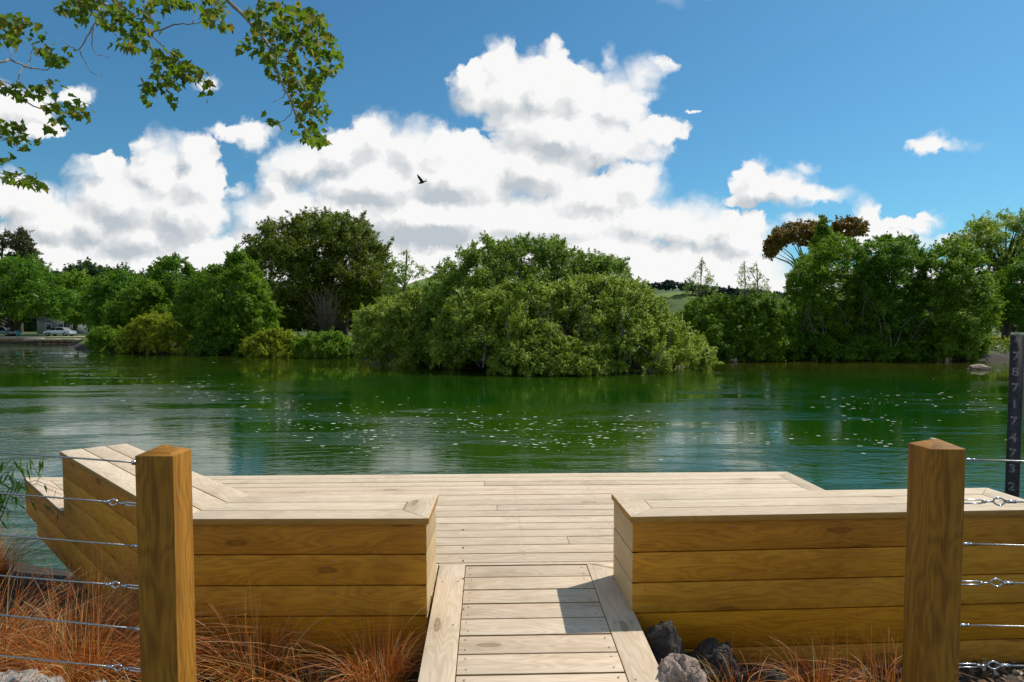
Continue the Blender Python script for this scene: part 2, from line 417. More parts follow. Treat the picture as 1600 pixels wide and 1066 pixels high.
body = n.mix(n.m('MULTIPLY', shal, n.smooth(sepp.outputs[0], -60, 30)), body, (.05, .045, .006))
out(n, principled(n, Base_Color=body, Roughness=.025, IOR=1.33, Normal=bmp.outputs[0], Specular_IOR_Level=.5))
M['water'] = m
wv = [(-900, 2.2, 0), (900, 2.2, 0), (900, 130, 0), (-900, 130, 0)]
tag(mesh_np('river', wv, [0, 1, 2, 3], 4, m), kind='structure')

# ------------------------------------------------------------------ the timber deck
random.seed(4)
ZD, ZB = CAMZ - 1.31, CAMZ - .88
BW, GAP = .1385, .0095
UP = Vector((0, 0, 1))
Lc, Rc = Pz(37, 746, ZD), Pz(1230, 737, ZD)
e1 = (Rc - Lc).normalized(); e2 = Vector((-e1.y, e1.x, 0))          # e1 along the boards, e2 away from the camera
def FR(a, b, z=0):                                                   # deck frame -> world
    return Vector((0, 0, z)) + e1 * a + e2 * b
def inv(p): return p.dot(e1), p.dot(e2)
C0 = Pz(273, 811, ZB)                                                # outside corner of the left bench
A0 = Pz(93, 705, ZB)                                                 # outer end of its angled arm
E0 = Pz(669.7, 809.9, ZB)                                            # its end beside the opening
armd = (A0 - C0).normalized(); armn = Vector((armd.y, -armd.x, 0))   # armn points into the deck
if armn.x < 0: armn = -armn
b1 = (E0 - C0); b1.z = 0; b1.normalize(); b1n = Vector((-b1.y, b1.x, 0))
RB0 = Pz(985.7, 807.6, ZB); RBd = (Pz(1410, 800.0, ZB) - RB0); RBd.z = 0; RBd.normalize(); RBn = Vector((-RBd.y, RBd.x, 0))
RBlen = (Pz(1529.5, 758.3, ZB) - RB0).dot(RBd)
BD = .448

deck = empty('viewing_deck', FR(0, 3.6, ZD))
tag(deck, 'pale pine viewing deck with long gapped boards built over the river edge', 'deck')
mb = MB(); sc_mb = MB()
a_l, b_far = inv(Lc); a_r = inv(Rc)[0]
armk = armd.dot(e1) / armd.dot(e2)                                   # slope of the 45 degree edge in deck frame
def left_edge(b): return a_l + (b - b_far) * armk
near_b = inv(C0)[1] + .055
def zat(v, z=ZD): v = Vector(v); v.z = z; return v
def screw(p, r=.0042, n=Vector((0, 0, 1))):
    a = n.orthogonal().normalized(); c = n.cross(a)
    vs = [p + n * .0012 + (a * math.cos(t) + c * math.sin(t)) * r for t in [k * math.pi / 3 for k in range(6)]] + [p + n * .0002 + (a * math.cos(t) + c * math.sin(t)) * (r + .001) for t in [k * math.pi / 3 for k in range(6)]]
    sc_mb.add(vs, [tuple(range(6))] + [(k, 6 + k, 6 + (k + 1) % 6, (k + 1) % 6) for k in range(6)])
TH_ = Vector((0, 0, -.032))
BL = BW + GAP
# border boards: far edge, right edge, 45 degree edge
wl = BW * math.sqrt(1 + armk * armk)                                 # width of the slanted border measured along e1
k45 = (wl + armk * BW)
mb.plank([FR(a_l, b_far, ZD), FR(a_r, b_far, ZD), FR(a_r - BW, b_far - BW, ZD), FR(a_l - armk * BW + wl, b_far - BW, ZD)], TH_, e1)
mb.plank([FR(a_r, b_far, ZD), FR(a_r, near_b, ZD), FR(a_r - BW, near_b, ZD), FR(a_r - BW, b_far - BW, ZD)], TH_, -e2)
g = .003
bl2 = b_far - BW - .002
aA, bA = inv(A0)
def left_edge(b): return a_l + (b - b_far) * (aA - .004 - a_l) / (bA - b_far) if b > bA else aA + .03 + (b - bA) * armk
armk = (aA - .004 - a_l) / (bA - b_far); wl = BW * math.sqrt(1 + armk * armk)
mb.plank([FR(left_edge(b_far - .002), b_far - .002, ZD), FR(left_edge(bA + .01), bA + .01, ZD), FR(left_edge(bA + .01) + wl, bA + .01, ZD), FR(left_edge(bl2) + wl, bl2, ZD)], TH_, armd)
b = b_far - BW - GAP; row = 0
RAMP_B = inv(Pz(820, 884, ZD))[1]
rows = []
while b - BW > near_b - .01:
    rows.append(b); b -= BL
for row, b in enumerate(rows):
    bb = b - BW
    l0, l1 = left_edge(b) + wl + .004, left_edge(bb) + wl + .004
    r0 = a_r - BW - .004
    cuts = []
    if row % 5 == 1:
        cuts = [random.uniform(-1.2, 1.9)] if row != 1 else [-.05]
    ra, rb_ = inv(Pz(727, 885, ZD))[0] - .142, inv(Pz(917, 883, ZD))[0] + .142
    runs = []
    if bb < RAMP_B:
        runs = [((l0, l1), (ra - .006, ra - .006), bb), ((rb_ + .022, rb_ + .022), (r0, r0), bb)]
        if b - RAMP_B > .03: runs.append(((ra - .006, ra - .006), (rb_ + .022, rb_ + .022), RAMP_B + .016))
    else:
        edges = [(l0, l1)] + [(c_, c_) for c_ in cuts] + [(r0, r0)]
        runs = [(edges[q], edges[q + 1], bb) for q in range(len(edges) - 1)]
    for q, (x0, x1, bb) in enumerate(runs):
        s_ = .0012 if q else 0; e_ = .0012 if q < len(runs) - 1 else 0
        dz = random.uniform(-.0008, .0008)
        mb.plank([FR(x0[0] + s_, b, ZD + dz), FR(x1[0] - e_, b, ZD + dz), FR(x1[1] - e_, bb, ZD + dz), FR(x0[1] + s_, bb, ZD + dz)], TH_, e1)
    for jx in np.arange(-3.4, 2.4, .6):
        if jx > l1 + .05 and (b - BW > RAMP_B or abs(jx - .08) > .5):
            for t in (.03, BW - .03): screw(FR(jx + random.uniform(-.006, .006), b - t, ZD + .0008), .0034)
mb.build('decking', M['deck'], deck, bevel=.0022)
# fascia under the 45 degree and the far and right edges
fz = MB(); LF = (Vector((Lc.x, Lc.y, 0)) - Vector((C0.x, C0.y, 0))).dot(armd) - .02
Lw_d = (Vector((Lc.x, Lc.y, 0)) - Vector((A0.x, A0.y, 0))); Lw_d.normalize()
def fascia_run(mbx, p, q, z0, heights, thick, inward, mat_along=None, gap=.006):
    z = z0
    for h in heights:
        a = Vector((p.x, p.y, z)); c = Vector((q.x, q.y, z)); al = (c - a).normalized()
        mbx.plank([a, c, c - UP * (h - gap), a - UP * (h - gap)], inward.normalized() * thick, al)
        z -= h
    return z
A_deck = Vector((A0.x, A0.y, 0)) + armn * .008
off45 = armn * .01
Lw = Vector((Lc.x, Lc.y, 0)) + off45; 
fascia_run(fz, Lw, Lw - Lw_d * LF, ZD - .034, [.146, .146], .03, armn)
fascia_run(fz, Lw + armn * .06 - armd * .08, Lw + armn * .06 - armd * LF, ZD - .034 - .292, [.19], .03, armn)
fascia_run(fz, Vector((Lc.x, Lc.y, 0)) + e1 * .04 - e2 * .01, Vector((Rc.x, Rc.y, 0)) - e2 * .01, ZD - .034, [.19], .03, -e2)
fascia_run(fz, Vector((Rc.x, Rc.y, 0)) - e1 * .01 - e2 * .045, FR(a_r - .01, near_b, 0), ZD - .034, [.19], .03, -e1)
fz.build('fascia', M['face'], deck, bevel=.002)
js = MB()
for a in np.arange(-3.6, 2.4, .45):
    far_b = b_far - .1
    nb = max(near_b + .1, b_far - (a - a_l - wl) / -armk + .15) if a < inv(C0)[0] else near_b + .1
    if nb < far_b: js.plank([FR(a, far_b, ZD - .033), FR(a + .045, far_b, ZD - .033), FR(a + .045, nb, ZD - .033), FR(a, nb, ZD - .033)], Vector((0, 0, -.14)), e2)
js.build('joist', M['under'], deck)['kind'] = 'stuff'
for (a, b) in [(-3.2, 5.4), (-1.2, 5.4), (.6, 5.4), (2.2, 5.4), (-1.0, 3.6), (.7, 3.7), (2.2, 3.7)]:
    pm = MB(); pp = FR(a, b, 0); pm.tube([Vector((pp.x, pp.y, -1.5)), Vector((pp.x, pp.y, ZD - .18))], .09, 12)
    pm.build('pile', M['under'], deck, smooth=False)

# ------------------------------------------------------------------ benches
CT = .03
HROW = [.146, .146, .146, .178, .146, .146]
def inset(p, q, nrm, w): return p + nrm * w, q + nrm * w
# left bench, L shaped with a long 45 degree arm
lb = empty('deck_bench', Vector((C0.x, C0.y, ZD)))
tag(lb, 'boxed pine bench left of the opening, its arm angled out toward the river', 'bench', 'boxed benches along the deck edge')
mitre = (armn + b1n); mitre = mitre / mitre.dot(b1n)                 # moves one unit in from both edges
cap = MB(); n3 = BW + .0025
armlen = (A0 - C0).length
Eend = C0 + b1 * (E0 - C0).dot(b1)
oh = .012
def strip(o0, o1):
    return (C0 + mitre * o0, C0 + mitre * o1)
for k in range(3):
    o0, o1 = k * (BW + .006), k * (BW + .006) + BW
    ci, co = C0 + mitre * o0, C0 + mitre * o1
    # straight section, mitred into the end board
    if k == 0: eo, ei = Eend - b1 * .0, Eend - b1 * BW + b1n * BW
    elif k == 1: eo, ei = Eend - b1 * (BW + .003) + b1n * o0, Eend - b1 * (BW + .003) + b1n * o1
    else: eo, ei = Eend - b1 * BW + b1n * o0, Eend + b1n * o1 - b1 * .0
    cap.plank([ci + b1 * .001, eo - b1 * .002, ei - b1 * .002, co + b1 * .001], Vector((0, 0, -CT)), b1)
    ao, ai = C0 + armd * armlen + armn * o0, C0 + armd * armlen + armn * o1
    cap.plank([ci - b1 * .001, ao, ai, co - b1 * .001], Vector((0, 0, -CT)), armd)
BT = 2 * (BW + .006) + BW
cap.plank([Eend + Vector((0, 0, .0005)), Eend + b1n * BT + Vector((0, 0, .0005)), Eend + b1n * (BT - BW) - b1 * BW + Vector((0, 0, .0005)), Eend + b1n * BW - b1 * BW + Vector((0, 0, .0005))], Vector((0, 0, -CT)), b1n)
cap.build('seat', M['cap'], lb, bevel=.002)
fp = MB()
cf = C0 + mitre * oh; ef = Eend + b1n * oh - b1 * oh
zf0 = ZB - CT - .001
fascia_run(fp, cf, ef, zf0, HROW, .028, b1n)
fp.build('front_panel', M['face'], lb, bevel=.002)
fp = MB()
af = A0 + armn * oh - armd * oh
fascia_run(fp, af, cf + (cf - af).normalized() * -.001, zf0, HROW[:3], .028, armn)
fp.build('arm_panel', M['face'], lb, bevel=.002)
fp = MB()
ep0 = ef + b1 * .001 + b1n * .0005; ep1 = Eend + b1n * (BT - oh) - b1 * (oh - .001)
fascia_run(fp, ep0, ep1, zf0, HROW[:5], .028, -b1)
fp.build('end_panel', M['end'], lb, bevel=.002)
fp = MB()
bi = C0 + mitre * (BT - oh)
fascia_run(fp, bi, ep1 - b1 * .03, zf0, [.146, .146, .1], .028, -b1n)
fascia_run(fp, C0 + armd * (armlen - .05) + armn * (BT - oh), bi, zf0, [.146, .146, .1], .028, -armn)
fascia_run(fp, A0 + armn * .05 - armd * oh, A0 + armn * (BT - .045) - armd * oh, zf0, [.146, .146, .1], .028, -armd)
fp.build('back_panel', M['cap'], lb, bevel=.002)

# right bench
rb = empty('deck_bench', Vector((RB0.x, RB0.y, ZD)))
tag(rb, 'straight boxed pine bench right of the opening, behind the right post', 'bench', 'boxed benches along the deck edge')
cap = MB(); RE = RB0 + RBd * RBlen
D3 = Vector((0, 0, -CT))
cap.plank([RB0 + RBd * .002, RE - RBd * .002, RE - RBd * (BW + .002) + RBn * BW, RB0 + RBd * (BW + .002) + RBn * BW], D3, RBd)
o0, o1 = BW + .006, 2 * BW + .006
cap.plank([RB0 + RBd * (BW + .003) + RBn * o0, RE - RBd * (BW + .003) + RBn * o0, RE - RBd * (BW + .003) + RBn * o1, RB0 + RBd * (BW + .003) + RBn * o1], D3, RBd)
o0, o1 = 2 * (BW + .006), BT
cap.plank([RB0 + RBd * (BW + .002) + RBn * o0, RE - RBd * (BW + .002) + RBn * o0, RE + RBn * o1 - RBd * .002, RB0 + RBn * o1 + RBd * .002], D3, RBd)
ez = Vector((0, 0, .0005))
cap.plank([RB0 + ez, RB0 + RBn * BT + ez, RB0 + RBn * (BT - BW) + RBd * BW + ez, RB0 + RBn * BW + RBd * BW + ez], D3, RBn)
cap.plank([RE + ez, RE + RBn * BT + ez, RE + RBn * (BT - BW) - RBd * BW + ez, RE + RBn * BW - RBd * BW + ez], D3, RBn)
cap.build('seat', M['cap'], rb, bevel=.002)
fp = MB(); r0 = RB0 + RBn * oh + RBd * oh; r1 = RE + RBn * oh - RBd * oh
fascia_run(fp, r0, r1, zf0, HROW, .028, RBn); fp.build('front_panel', M['face'], rb, bevel=.002)
fp = MB(); fascia_run(fp, r0 - RBd * .001 + RBn * .0005, RB0 + RBn * (BT - oh) + RBd * (oh - .001), zf0, HROW[:5], .028, RBd); fp.build('end_panel', M['end'], rb, bevel=.002)
fp = MB(); fascia_run(fp, RB0 + RBd * .045 + RBn * (BT - oh), RE - RBd * .045 + RBn * (BT - oh), zf0, [.146, .146, .1], .028, -RBn)
fascia_run(fp, r1 + RBn * .03, RE + RBn * (BT - oh) - RBd * oh, zf0, HROW[:5], .028, -RBd); fp.build('back_panel', M['cap'], rb, bevel=.002)
# dark backing so no light leaks through the facing boards
for o, pth in ((lb, [ef - b1 * .035 + b1n * .03, cf + mitre * .03]), (rb, [r0 + RBn * .03 + RBd * .035, r1 + RBn * .03 - RBd * .035])):
    fr = MB(); a, c = pth
    for t in np.linspace(.02, .98, 5):
        q = a.lerp(c, t); dd_ = (c - a).normalized()
        fr.plank([q + Vector((0, 0, -CT - .002)) , q + dd_ * .09 + Vector((0, 0, -CT - .002)), q + dd_ * .09 + Vector((0, 0, -.95)), q + Vector((0, 0, -.95))], (b1n if o is lb else RBn) * .05, UP)
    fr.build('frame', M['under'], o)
fs_ = MB()
screws_on = []
def face_screws(p, q, nrm, xs_):
    L_ = (q - p).length; d_ = (q - p) / L_
    for x_ in xs_:
        z = zf0
        for h in HROW[:4]:
            for t in (.028, h - .034):
                c_ = p + d_ * x_; c_ = Vector((c_.x, c_.y, z - t)); screw(c_ + nrm * .0005, .004, nrm)
            z -= h
face_screws(cf, ef, -b1n, [.72, 1.32]); face_screws(r0, r1, -RBn, [.06, .48, 1.1])
sc_mb.build('screw', M['screw'], deck)['kind'] = 'stuff'

# ------------------------------------------------------------------ ramp
SL = .05
b_top = RAMP_B
def RP(a, b, dz=0): return FR(a, b, ZD + .001 - SL * (b_top - b) + dz)
ramp = empty('boardwalk_ramp', RP(.09, b_top)); tag(ramp, 'pine ramp of crosswise boards between two flat edge planks, leading onto the deck', 'ramp')
al, _ = inv(Pz(727, 885, ZD)); ar, _ = inv(Pz(917, 883, ZD))
mb = MB(); b = b_top; dn = Vector((0, 0, -.03))
kk = 0
while b > 1.0:
    bb = b - BW; dz = random.uniform(-.0008, .0008)
    mb.plank([RP(al + .003, b, dz), RP(ar - .003, b, dz), RP(ar - .003, bb, dz), RP(al + .003, bb, dz)], dn, e1); b -= BL; kk += 1
mb.build('tread_boards', M['deck'], ramp, bevel=.002)
PW = .142
for sx_, x_ in ((-1, al), (1, ar)):
    pm = MB(); xo = x_ + sx_ * PW
    pm.plank([RP(x_, b_top + .012, .002), RP(xo, b_top + (.012 if sx_ < 0 else -.06), .002), RP(xo, .9, .002), RP(x_, .9, .002)], Vector((0, 0, -.034)), e2)
    pm.build('edge_plank', M['cap'], ramp, bevel=.002)
    pm = MB(); xi = x_ + sx_ * (PW - .03)
    pm.plank([RP(xi, 2.98, -.034), RP(xi, .9, -.034), RP(xi, .9, -.20), RP(xi, 2.98, -.20)], e1 * (-sx_ * .04), e2)
    pm.build('stringer', M['under'], ramp)
# little infill triangle beside the right edge plank
pm = MB(); xo = ar + PW
pm.plank([RP(ar + .004, b_top + .013, .0005), RP(xo + .02, b_top + .013, .0005), RP(xo + .02, b_top - .057, .0005)], Vector((0, 0, -.03)), e1)
pm.build('infill_board', M['cap'], ramp)
sc2 = MB(); sc_mb = sc2; b = b_top; k = 0
while b > 1.6:
    for a_ in (al + .035, ar - .035):
        for t in (.03, BW - .03): screw(RP(a_ + random.uniform(-.006, .006), b - t, .001), .0042)
    if k % 3 == 1:
        for x_ in (al - .03, al - .11, ar + .03, ar + .11): screw(RP(x_, b - .05, .003), .0045)
    b -= BL; k += 1
sc2.build('screw', M['screw'], ramp)['kind'] = 'stuff'

# ------------------------------------------------------------------ posts and cables
def post_mesh(x, y, ztop, rise, yaw=0.0):
    mb = MB(); w = .0625; r = Matrix.Rotation(yaw, 3, 'Z'); zb = .5
    cs = [Vector((-w, -w, 0)), Vector((w, -w, 0)), Vector((w, w, 0)), Vector((-w, w, 0))]
    cs = [r @ c for c in cs]; O = Vector((x, y, 0))
    top = [O + c + Vector((0, 0, ztop)) for c in cs]; bot = [O + c + Vector((0, 0, zb)) for c in cs]; ap = O + Vector((0, 0, ztop + rise))
    vs = bot + top + [ap]; fs = []; us = []
    for i in range(4):
        j = (i + 1) % 4; fs.append((i, j, 4 + j, 4 + i)); us.append([(zb, i * .125 + .02), (zb, i * .125 + .145), (ztop, i * .125 + .145), (ztop, i * .125 + .02)])
        fs.append((4 + i, 4 + j, 8)); us.append([(0, i * .2 + 3), (.125, i * .2 + 3), (.06, i * .2 + 3.06)])
    mb.add(vs, fs, us); return mb
def cable_set(fence, x0, y0, z, d, kind, length, g=.85):
    """a wire leaving the post at (x0,y0,z) in direction d; kind 'fork' or 'screw'"""
    o = Vector((x0, y0, z)); d1 = Vector(d).normalized(); up = Vector((0, 0, 1)); s = d1.cross(up).normalized() * g; d = d1 * g; up = up * g
    cb = MB(); R = .0032
    if kind == 'fork':
        fk = MB()
        for q in (-1, 1): fk.tube([o + up * q * .012 - d * .01, o + d * .012 + up * q * .011, o + d * .034 + up * q * .004, o + d * .05], .0026, 6)
        fk.tube([o + d * .036, o + d * .075], .0058, 10); fk.tube([o + d * .075, o + d * .082], [.0058, .004], 10)
        st = .078
    elif kind == 'clip':
        fk = MB()
        for q in range(3): fk.box(o + d * (.02 + q * .018), (.010, .016, .014)); 
        fk.tube([o - d * .01, o + d * .07], .0045, 8)
        fk.tube([o + d * .0 + up * .008, o + d * .03 + up * .011, o + d * .062 + up * .006], .002, 6)
        st = .05
    else:
        fk = MB()
        fk.tube([o - d * .01, o + d * .03], .003, 8)
        fk.tube([o + d * .024, o + d * .034], .0065, 8)
        for q in (-1, 1): fk.tube([o + d * .034 + up * q * .003, o + d * .042 + up * q * .0075, o + d * .115 + up * q * .0075, o + d * .124 + up * q * .003], .0026, 6)
        fk.tube([o + d * .122, o + d * .132], .0065, 8)
        fk.tube([o + d * .13, o + d * .165], .003, 8)
        hk = [o + d * .165, o + d * .172 + up * .012, o + d * .188 + up * .018, o + d * .206 + up * .012, o + d * .222 + up * .001]
        fk.tube(hk, .0032, 7)
        fk.tube([o + d * .165, o + d * .178 - up * .010, o + d * .196 - up * .017, o + d * .212 - up * .008, o + d * .224 + up * .002], .0032, 7)
        st = .215
    c = mesh_child(cb, o, d1, st * g, length, R, fence)
    nm = {'fork': 'swage_fork', 'clip': 'wire_clamp', 'screw': 'turnbuckle'}[kind]
    t = fk.build(nm, M['steel'], c, smooth=True)
    if kind == 'screw':
        sw = MB(); sw.tube([o + d * .222, o + d * .262], .0058, 8)
        for q in range(4): sw.tube([o + d * (.224 + q * .009) + up * .007 - s * .003, o + d * (.230 + q * .009) - up * .007 + s * .003], .002, 5)
        sw.build('ferrule', M['steel'], c, smooth=True)
def mesh_child(cb, o, d, st, length, R, fence):
    pts = [o + d * (st + (length - st) * t) + Vector((0, 0, -.012 * math.sin(math.pi * t))) for t in np.linspace(0, 1, 16)]
    cb.tube(pts, R, 8)
    return cb.build('cable', M['cable'], fence, smooth=True)

yL = .125 * F / 60.2; xL = Py(210.3, 713, yL).x + .0625; zL = Py(240, 713, yL).z
f1 = empty('cable_fence', (xL, yL + .0625, .8)); tag(f1, 'square timber post left of the ramp, sunlit right side, with six steel cables running left', 'fence', 'post and cable fences beside the ramp')
post_mesh(xL, yL + .0625, zL, .028).build('post', M['post'], f1, bevel=.0025)
for k, (py, kd) in enumerate(((724, 'clip'), (790, 'screw'), (855, 'fork'), (919, 'screw'), (985, 'fork'), (1049, 'screw'))):
    y_ = yL + .05; z = Py(215, py, y_).z
    z0 = [704, 768, 833, 897, 958, 1022][k]
    q = Py(0, z0, yL + .22 + .0); d = q - Vector((xL - .0625, y_, z))
    cable_set(f1, xL - .0625, y_, z, d, kd, 3.2, .68)
yR = .125 * F / 57.0; xR = Py(1453.3, 702, yR).x + .0625; zR = Py(1480, 702.4, yR).z
f2 = empty('cable_fence', (xR, yR + .0625, .8)); tag(f2, 'square timber post right of the ramp, before the straight bench, six steel cables running right', 'fence', 'post and cable fences beside the ramp')
post_mesh(xR, yR + .0625, zR, .028).build('post', M['post'], f2, bevel=.0025)
for k, (py, p1, kd) in enumerate(((718, 720, 'fork'), (784, 784, 'screw'), (849.5, 851.5, 'fork'), (911, 911, 'screw'), (976.5, 978, 'fork'), (1040, 1040, 'screw'))):
    y_ = yR + .055; z = Py(1505, py, y_).z
    q = Py(1600, p1, y_ + .004); d = q - Vector((xR + .0625, y_, z))
    cable_set(f2, xR + .0625, y_, z, d, kd, 3.2)

# ------------------------------------------------------------------ foliage
rng = np.random.default_rng(7)
def unit(a): return a / np.maximum(np.linalg.norm(a, axis=-1, keepdims=True), 1e-9)
def leaves_mesh(name, c, nrm, size, mat, parent, aspect=.5):
    """one pointed leaf (or leaf spray) per centre"""
    n_ = len(c); r = unit(rng.normal(size=(n_, 3))); t = unit(np.cross(nrm, r)); b = np.cross(nrm, t)
    L = (size * rng.uniform(.6, 1.3, n_))[:, None] * .5; W_ = L * aspect
    v = np.stack([c + t * L, c + b * W_ + nrm * W_ * .35, c - t * L, c - b * W_ + nrm * W_ * .35], 1).reshape(-1, 3)
    return mesh_np(name, v, np.arange(4 * n_), 4, mat, parent)
DENS = 2.1
def ray_np(px, py, y):
    x, yc = (px - CX) / F, (py - CY) / F; c_, s_ = math.cos(TH), math.sin(TH)
    rx, ry, rz = x, c_ - yc * s_, -s_ - yc * c_
    t = y / ry
    return np.stack([rx * t, y, CAMZ + rz * t], -1)
def inside(px, py, poly):
    r = np.zeros(len(px), bool); m_ = len(poly)
    for i in range(m_):
        x1, y1 = poly[i]; x2, y2 = poly[(i + 1) % m_]
        cnd = ((y1 > py) != (y2 > py)); xi = (x2 - x1) * (py - y1) / ((y2 - y1) if y2 != y1 else 1e-9) + x1
        r ^= cnd & (px < xi)
    return r
def edge_dist(px, py, poly, bottom):
    d = np.full(len(px), 1e9); m_ = len(poly)
    for i in range(m_):
        (x1, y1), (x2, y2) = poly[i], poly[(i + 1) % m_]
        if min(y1, y2) > bottom - 9: continue
        dx, dy = x2 - x1, y2 - y1; t = (((px - x1) * dx + (py - y1) * dy) / (dx * dx + dy * dy)).clip(0, 1)
        d = np.minimum(d, np.hypot(px - x1 - t * dx, py - y1 - t * dy))
    return d
def crown_points(poly, D, thick, cr, cover, sprig=.12, fill=2.6):
    """clumps spread through the volume; returns clump centres and radii in metres"""
    poly = [(float(a), float(b)) for a, b in poly]; P_ = np.array(poly); lo, hi = P_.min(0), P_.max(0)
    area = abs(sum(poly[i][0] * poly[(i + 1) % len(poly)][1] - poly[(i + 1) % len(poly)][0] * poly[i][1] for i in range(len(poly)))) / 2
    mean_r = (cr[0] + cr[1]) / 2; K = int(max(10, fill * cover * area / (math.pi * mean_r ** 2)))
    px = rng.uniform(lo[0], hi[0], K * 8); py = rng.uniform(lo[1], hi[1], K * 8); r = rng.uniform(cr[0] * .7, cr[1] * 1.1, K * 8)
    ins = inside(px, py, poly); d = edge_dist(px, py, poly, hi[1])
    ok = ins & (d > r * rng.uniform(.35, .95, len(r)))
    px, py, r, d = [q[ok][:K] for q in (px, py, r, d)]
    Rm = max(d.max(), 1.0); t = (d / Rm).clip(0, 1)
    bulge = np.sqrt(np.maximum(0, 1 - (1 - t) ** 2))
    front = rng.random(len(px)) < .68
    y = D - np.where(front, thick * bulge * rng.uniform(.55, 1.0, len(px)), -thick * bulge * rng.uniform(.2, 1.0, len(px)))
    # small sprigs on the outline
    # smaller clumps along the outline give the crown its ragged edge
    per_ = sum(math.hypot(poly[i][0] - poly[(i + 1) % len(poly)][0], poly[i][1] - poly[(i + 1) % len(poly)][1]) for i in range(len(poly)))
    K2 = int(per_ / mean_r * 1.9 * cover)
    qx = rng.uniform(lo[0], hi[0], K2 * 12); qy = rng.uniform(lo[1], hi[1], K2 * 12); qr = rng.uniform(.3, .7, K2 * 12) * mean_r
    ok = inside(qx, qy, poly); dq = edge_dist(qx, qy, poly, hi[1]); ok &= (dq > qr * .15) & (dq < qr * 2.2)
    qx, qy, qr = [q[ok][:K2] for q in (qx, qy, qr)]
    qy_ = D + rng.normal(size=len(qx)) * thick * .28
    px = np.concatenate([px, qx]); py = np.concatenate([py, qy]); r = np.concatenate([r, qr]); y = np.concatenate([y, qy_])
    return ray_np(px, py, y), r * y / F, px, py
def clump_leaves(c, r, per, leaf, up=.35, squash=.85, droop=0, shoot=.68):
    n_per = np.maximum(6, (per * DENS * r ** 2 / np.mean(r ** 2)).astype(int)); idx = np.repeat(np.arange(len(c)), n_per); n_ = len(idx)
    dr = unit(rng.normal(size=(n_, 3)) + np.array([0.1, -.25, .3]))
    # sub-sprays: directions gather around a few axes per clump
    ax = unit(rng.normal(size=(len(c), 7, 3)) + np.array([0, -.1, .25])); pick = ax[idx, rng.integers(0, 7, n_)]
    dr = unit(dr + pick * 1.1)
    rad = r[idx] * np.where(rng.random(n_) < .12, rng.uniform(1.0, 1.45, n_), rng.uniform(.35, 1.05, n_))
    p_ = c[idx] + dr * rad[:, None] * np.array([1, 1, squash])
    if droop: p_[:, 2] -= droop * rng.random(n_) ** 2 * r[idx]
    # leafy shoots that stick out of the clumps
    sd = unit(rng.normal(size=(len(c), 9, 3)) * np.array([1, 1, .8]) + np.array([0, -.15, .55])); k9 = rng.integers(0, 9, n_)
    sl = .75 + 1.35 * rng.random((len(c), 9)); sho = rng.random(n_) < shoot; t_ = rng.random(n_) ** .8
    q_ = c[idx] + sd[idx, k9] * (r[idx] * sl[idx, k9] * (.35 + .65 * t_))[:, None] + rng.normal(size=(n_, 3)) * (r[idx] * .17 * (1.25 - t_))[:, None]
    p_ = np.where(sho[:, None], q_, p_); dr = np.where(sho[:, None], sd[idx, k9], dr)
    nrm = unit(dr + rng.normal(size=(n_, 3)) * .6 + np.array([0, 0, up]))
    return p_, nrm
def limbs(mb, base, trunk_top, tr, targets, k=8, r2=.35, seg=7):
    base = Vector(base); trunk_top = Vector(trunk_top); pts = []
    for i in range(6):
        t = i / 5; q = base.lerp(trunk_top, t) + Vector((math.sin(t * 5 + base.x) * .06, 0, 0)) * (trunk_top - base).length * .2; pts.append(q)
    mb.tube([base - Vector((0, 0, .8))] + pts, [tr * 1.5] + [tr * (1.2 - .5 * i / 5) for i in range(6)], 10)
    if len(targets):
        for tgt in targets[rng.choice(len(targets), min(k, len(targets)), replace=False)]:
            e0 = Vector(tgt); below = [q for q in pts[1:] if q.z < e0.z - .35 * math.hypot(e0.x - q.x, e0.y - q.y)] or pts[1:2]; s0 = below[-1]; mid = s0.lerp(e0, .5) + Vector((0, 0, (e0 - s0).length * .12))
            mb.tube([s0, s0.lerp(mid, .5) + Vector((0, 0, .05)), mid, mid.lerp(e0, .5), e0], [tr * .42, tr * .34, tr * .25, tr * .16, tr * .06], seg, cap=False)
def tree(name, label, cat, poly, D, thick, mat, leaf, cr=(9, 20), cover=1.0, per=150, trunks=(), bark='bark', tr=.2, group=None, base_y=None, squash=.85, k=8, zbase=None, aspect=.5, part='crown', fill=2.6, trunk_top=None, droop=0):
    c, r, px, py = crown_points(poly, D, thick, cr, cover, fill=fill)
    bx = np.mean([a for a, b in poly]); 
    if not trunks: trunks = ((bx, None),)
    q0 = Py(trunks[0][0], 520, D); zb = float(full_h(np.array([q0.x]), np.array([D]))[0]) if zbase is None else zbase
    root = empty(name, (q0.x, D, max(zb, -.1))); tag(root, label, cat, group)
    p_, nrm = clump_leaves(c, r, per, leaf, squash=squash, droop=droop)
    keep = p_[:, 2] > -.05 + rng.random(len(p_)) * .15
    p_, nrm = p_[keep], nrm[keep]
    leaves_mesh(part, p_, nrm, np.full(len(p_), leaf), mat, root, aspect)
    mbt = MB()
    top_py = min(b for a, b in poly)
    for i, (tx, ty) in enumerate(trunks):
        ty = ty if ty is not None else top_py + .35 * (max(b for a, b in poly) - top_py)
        b0 = Py(tx, 520, D); g0 = float(full_h(np.array([b0.x]), np.array([D]))[0])
        top = Py(tx if trunk_top is None else trunk_top, ty, D)
        near = c[np.abs(px - tx) < 90] if len(c) else c
        limbs(mbt, (b0.x, D, g0), top, tr, near if len(near) > 3 else c, k)
    mbt.build('trunk', M[bark], root, smooth=True)
    return root

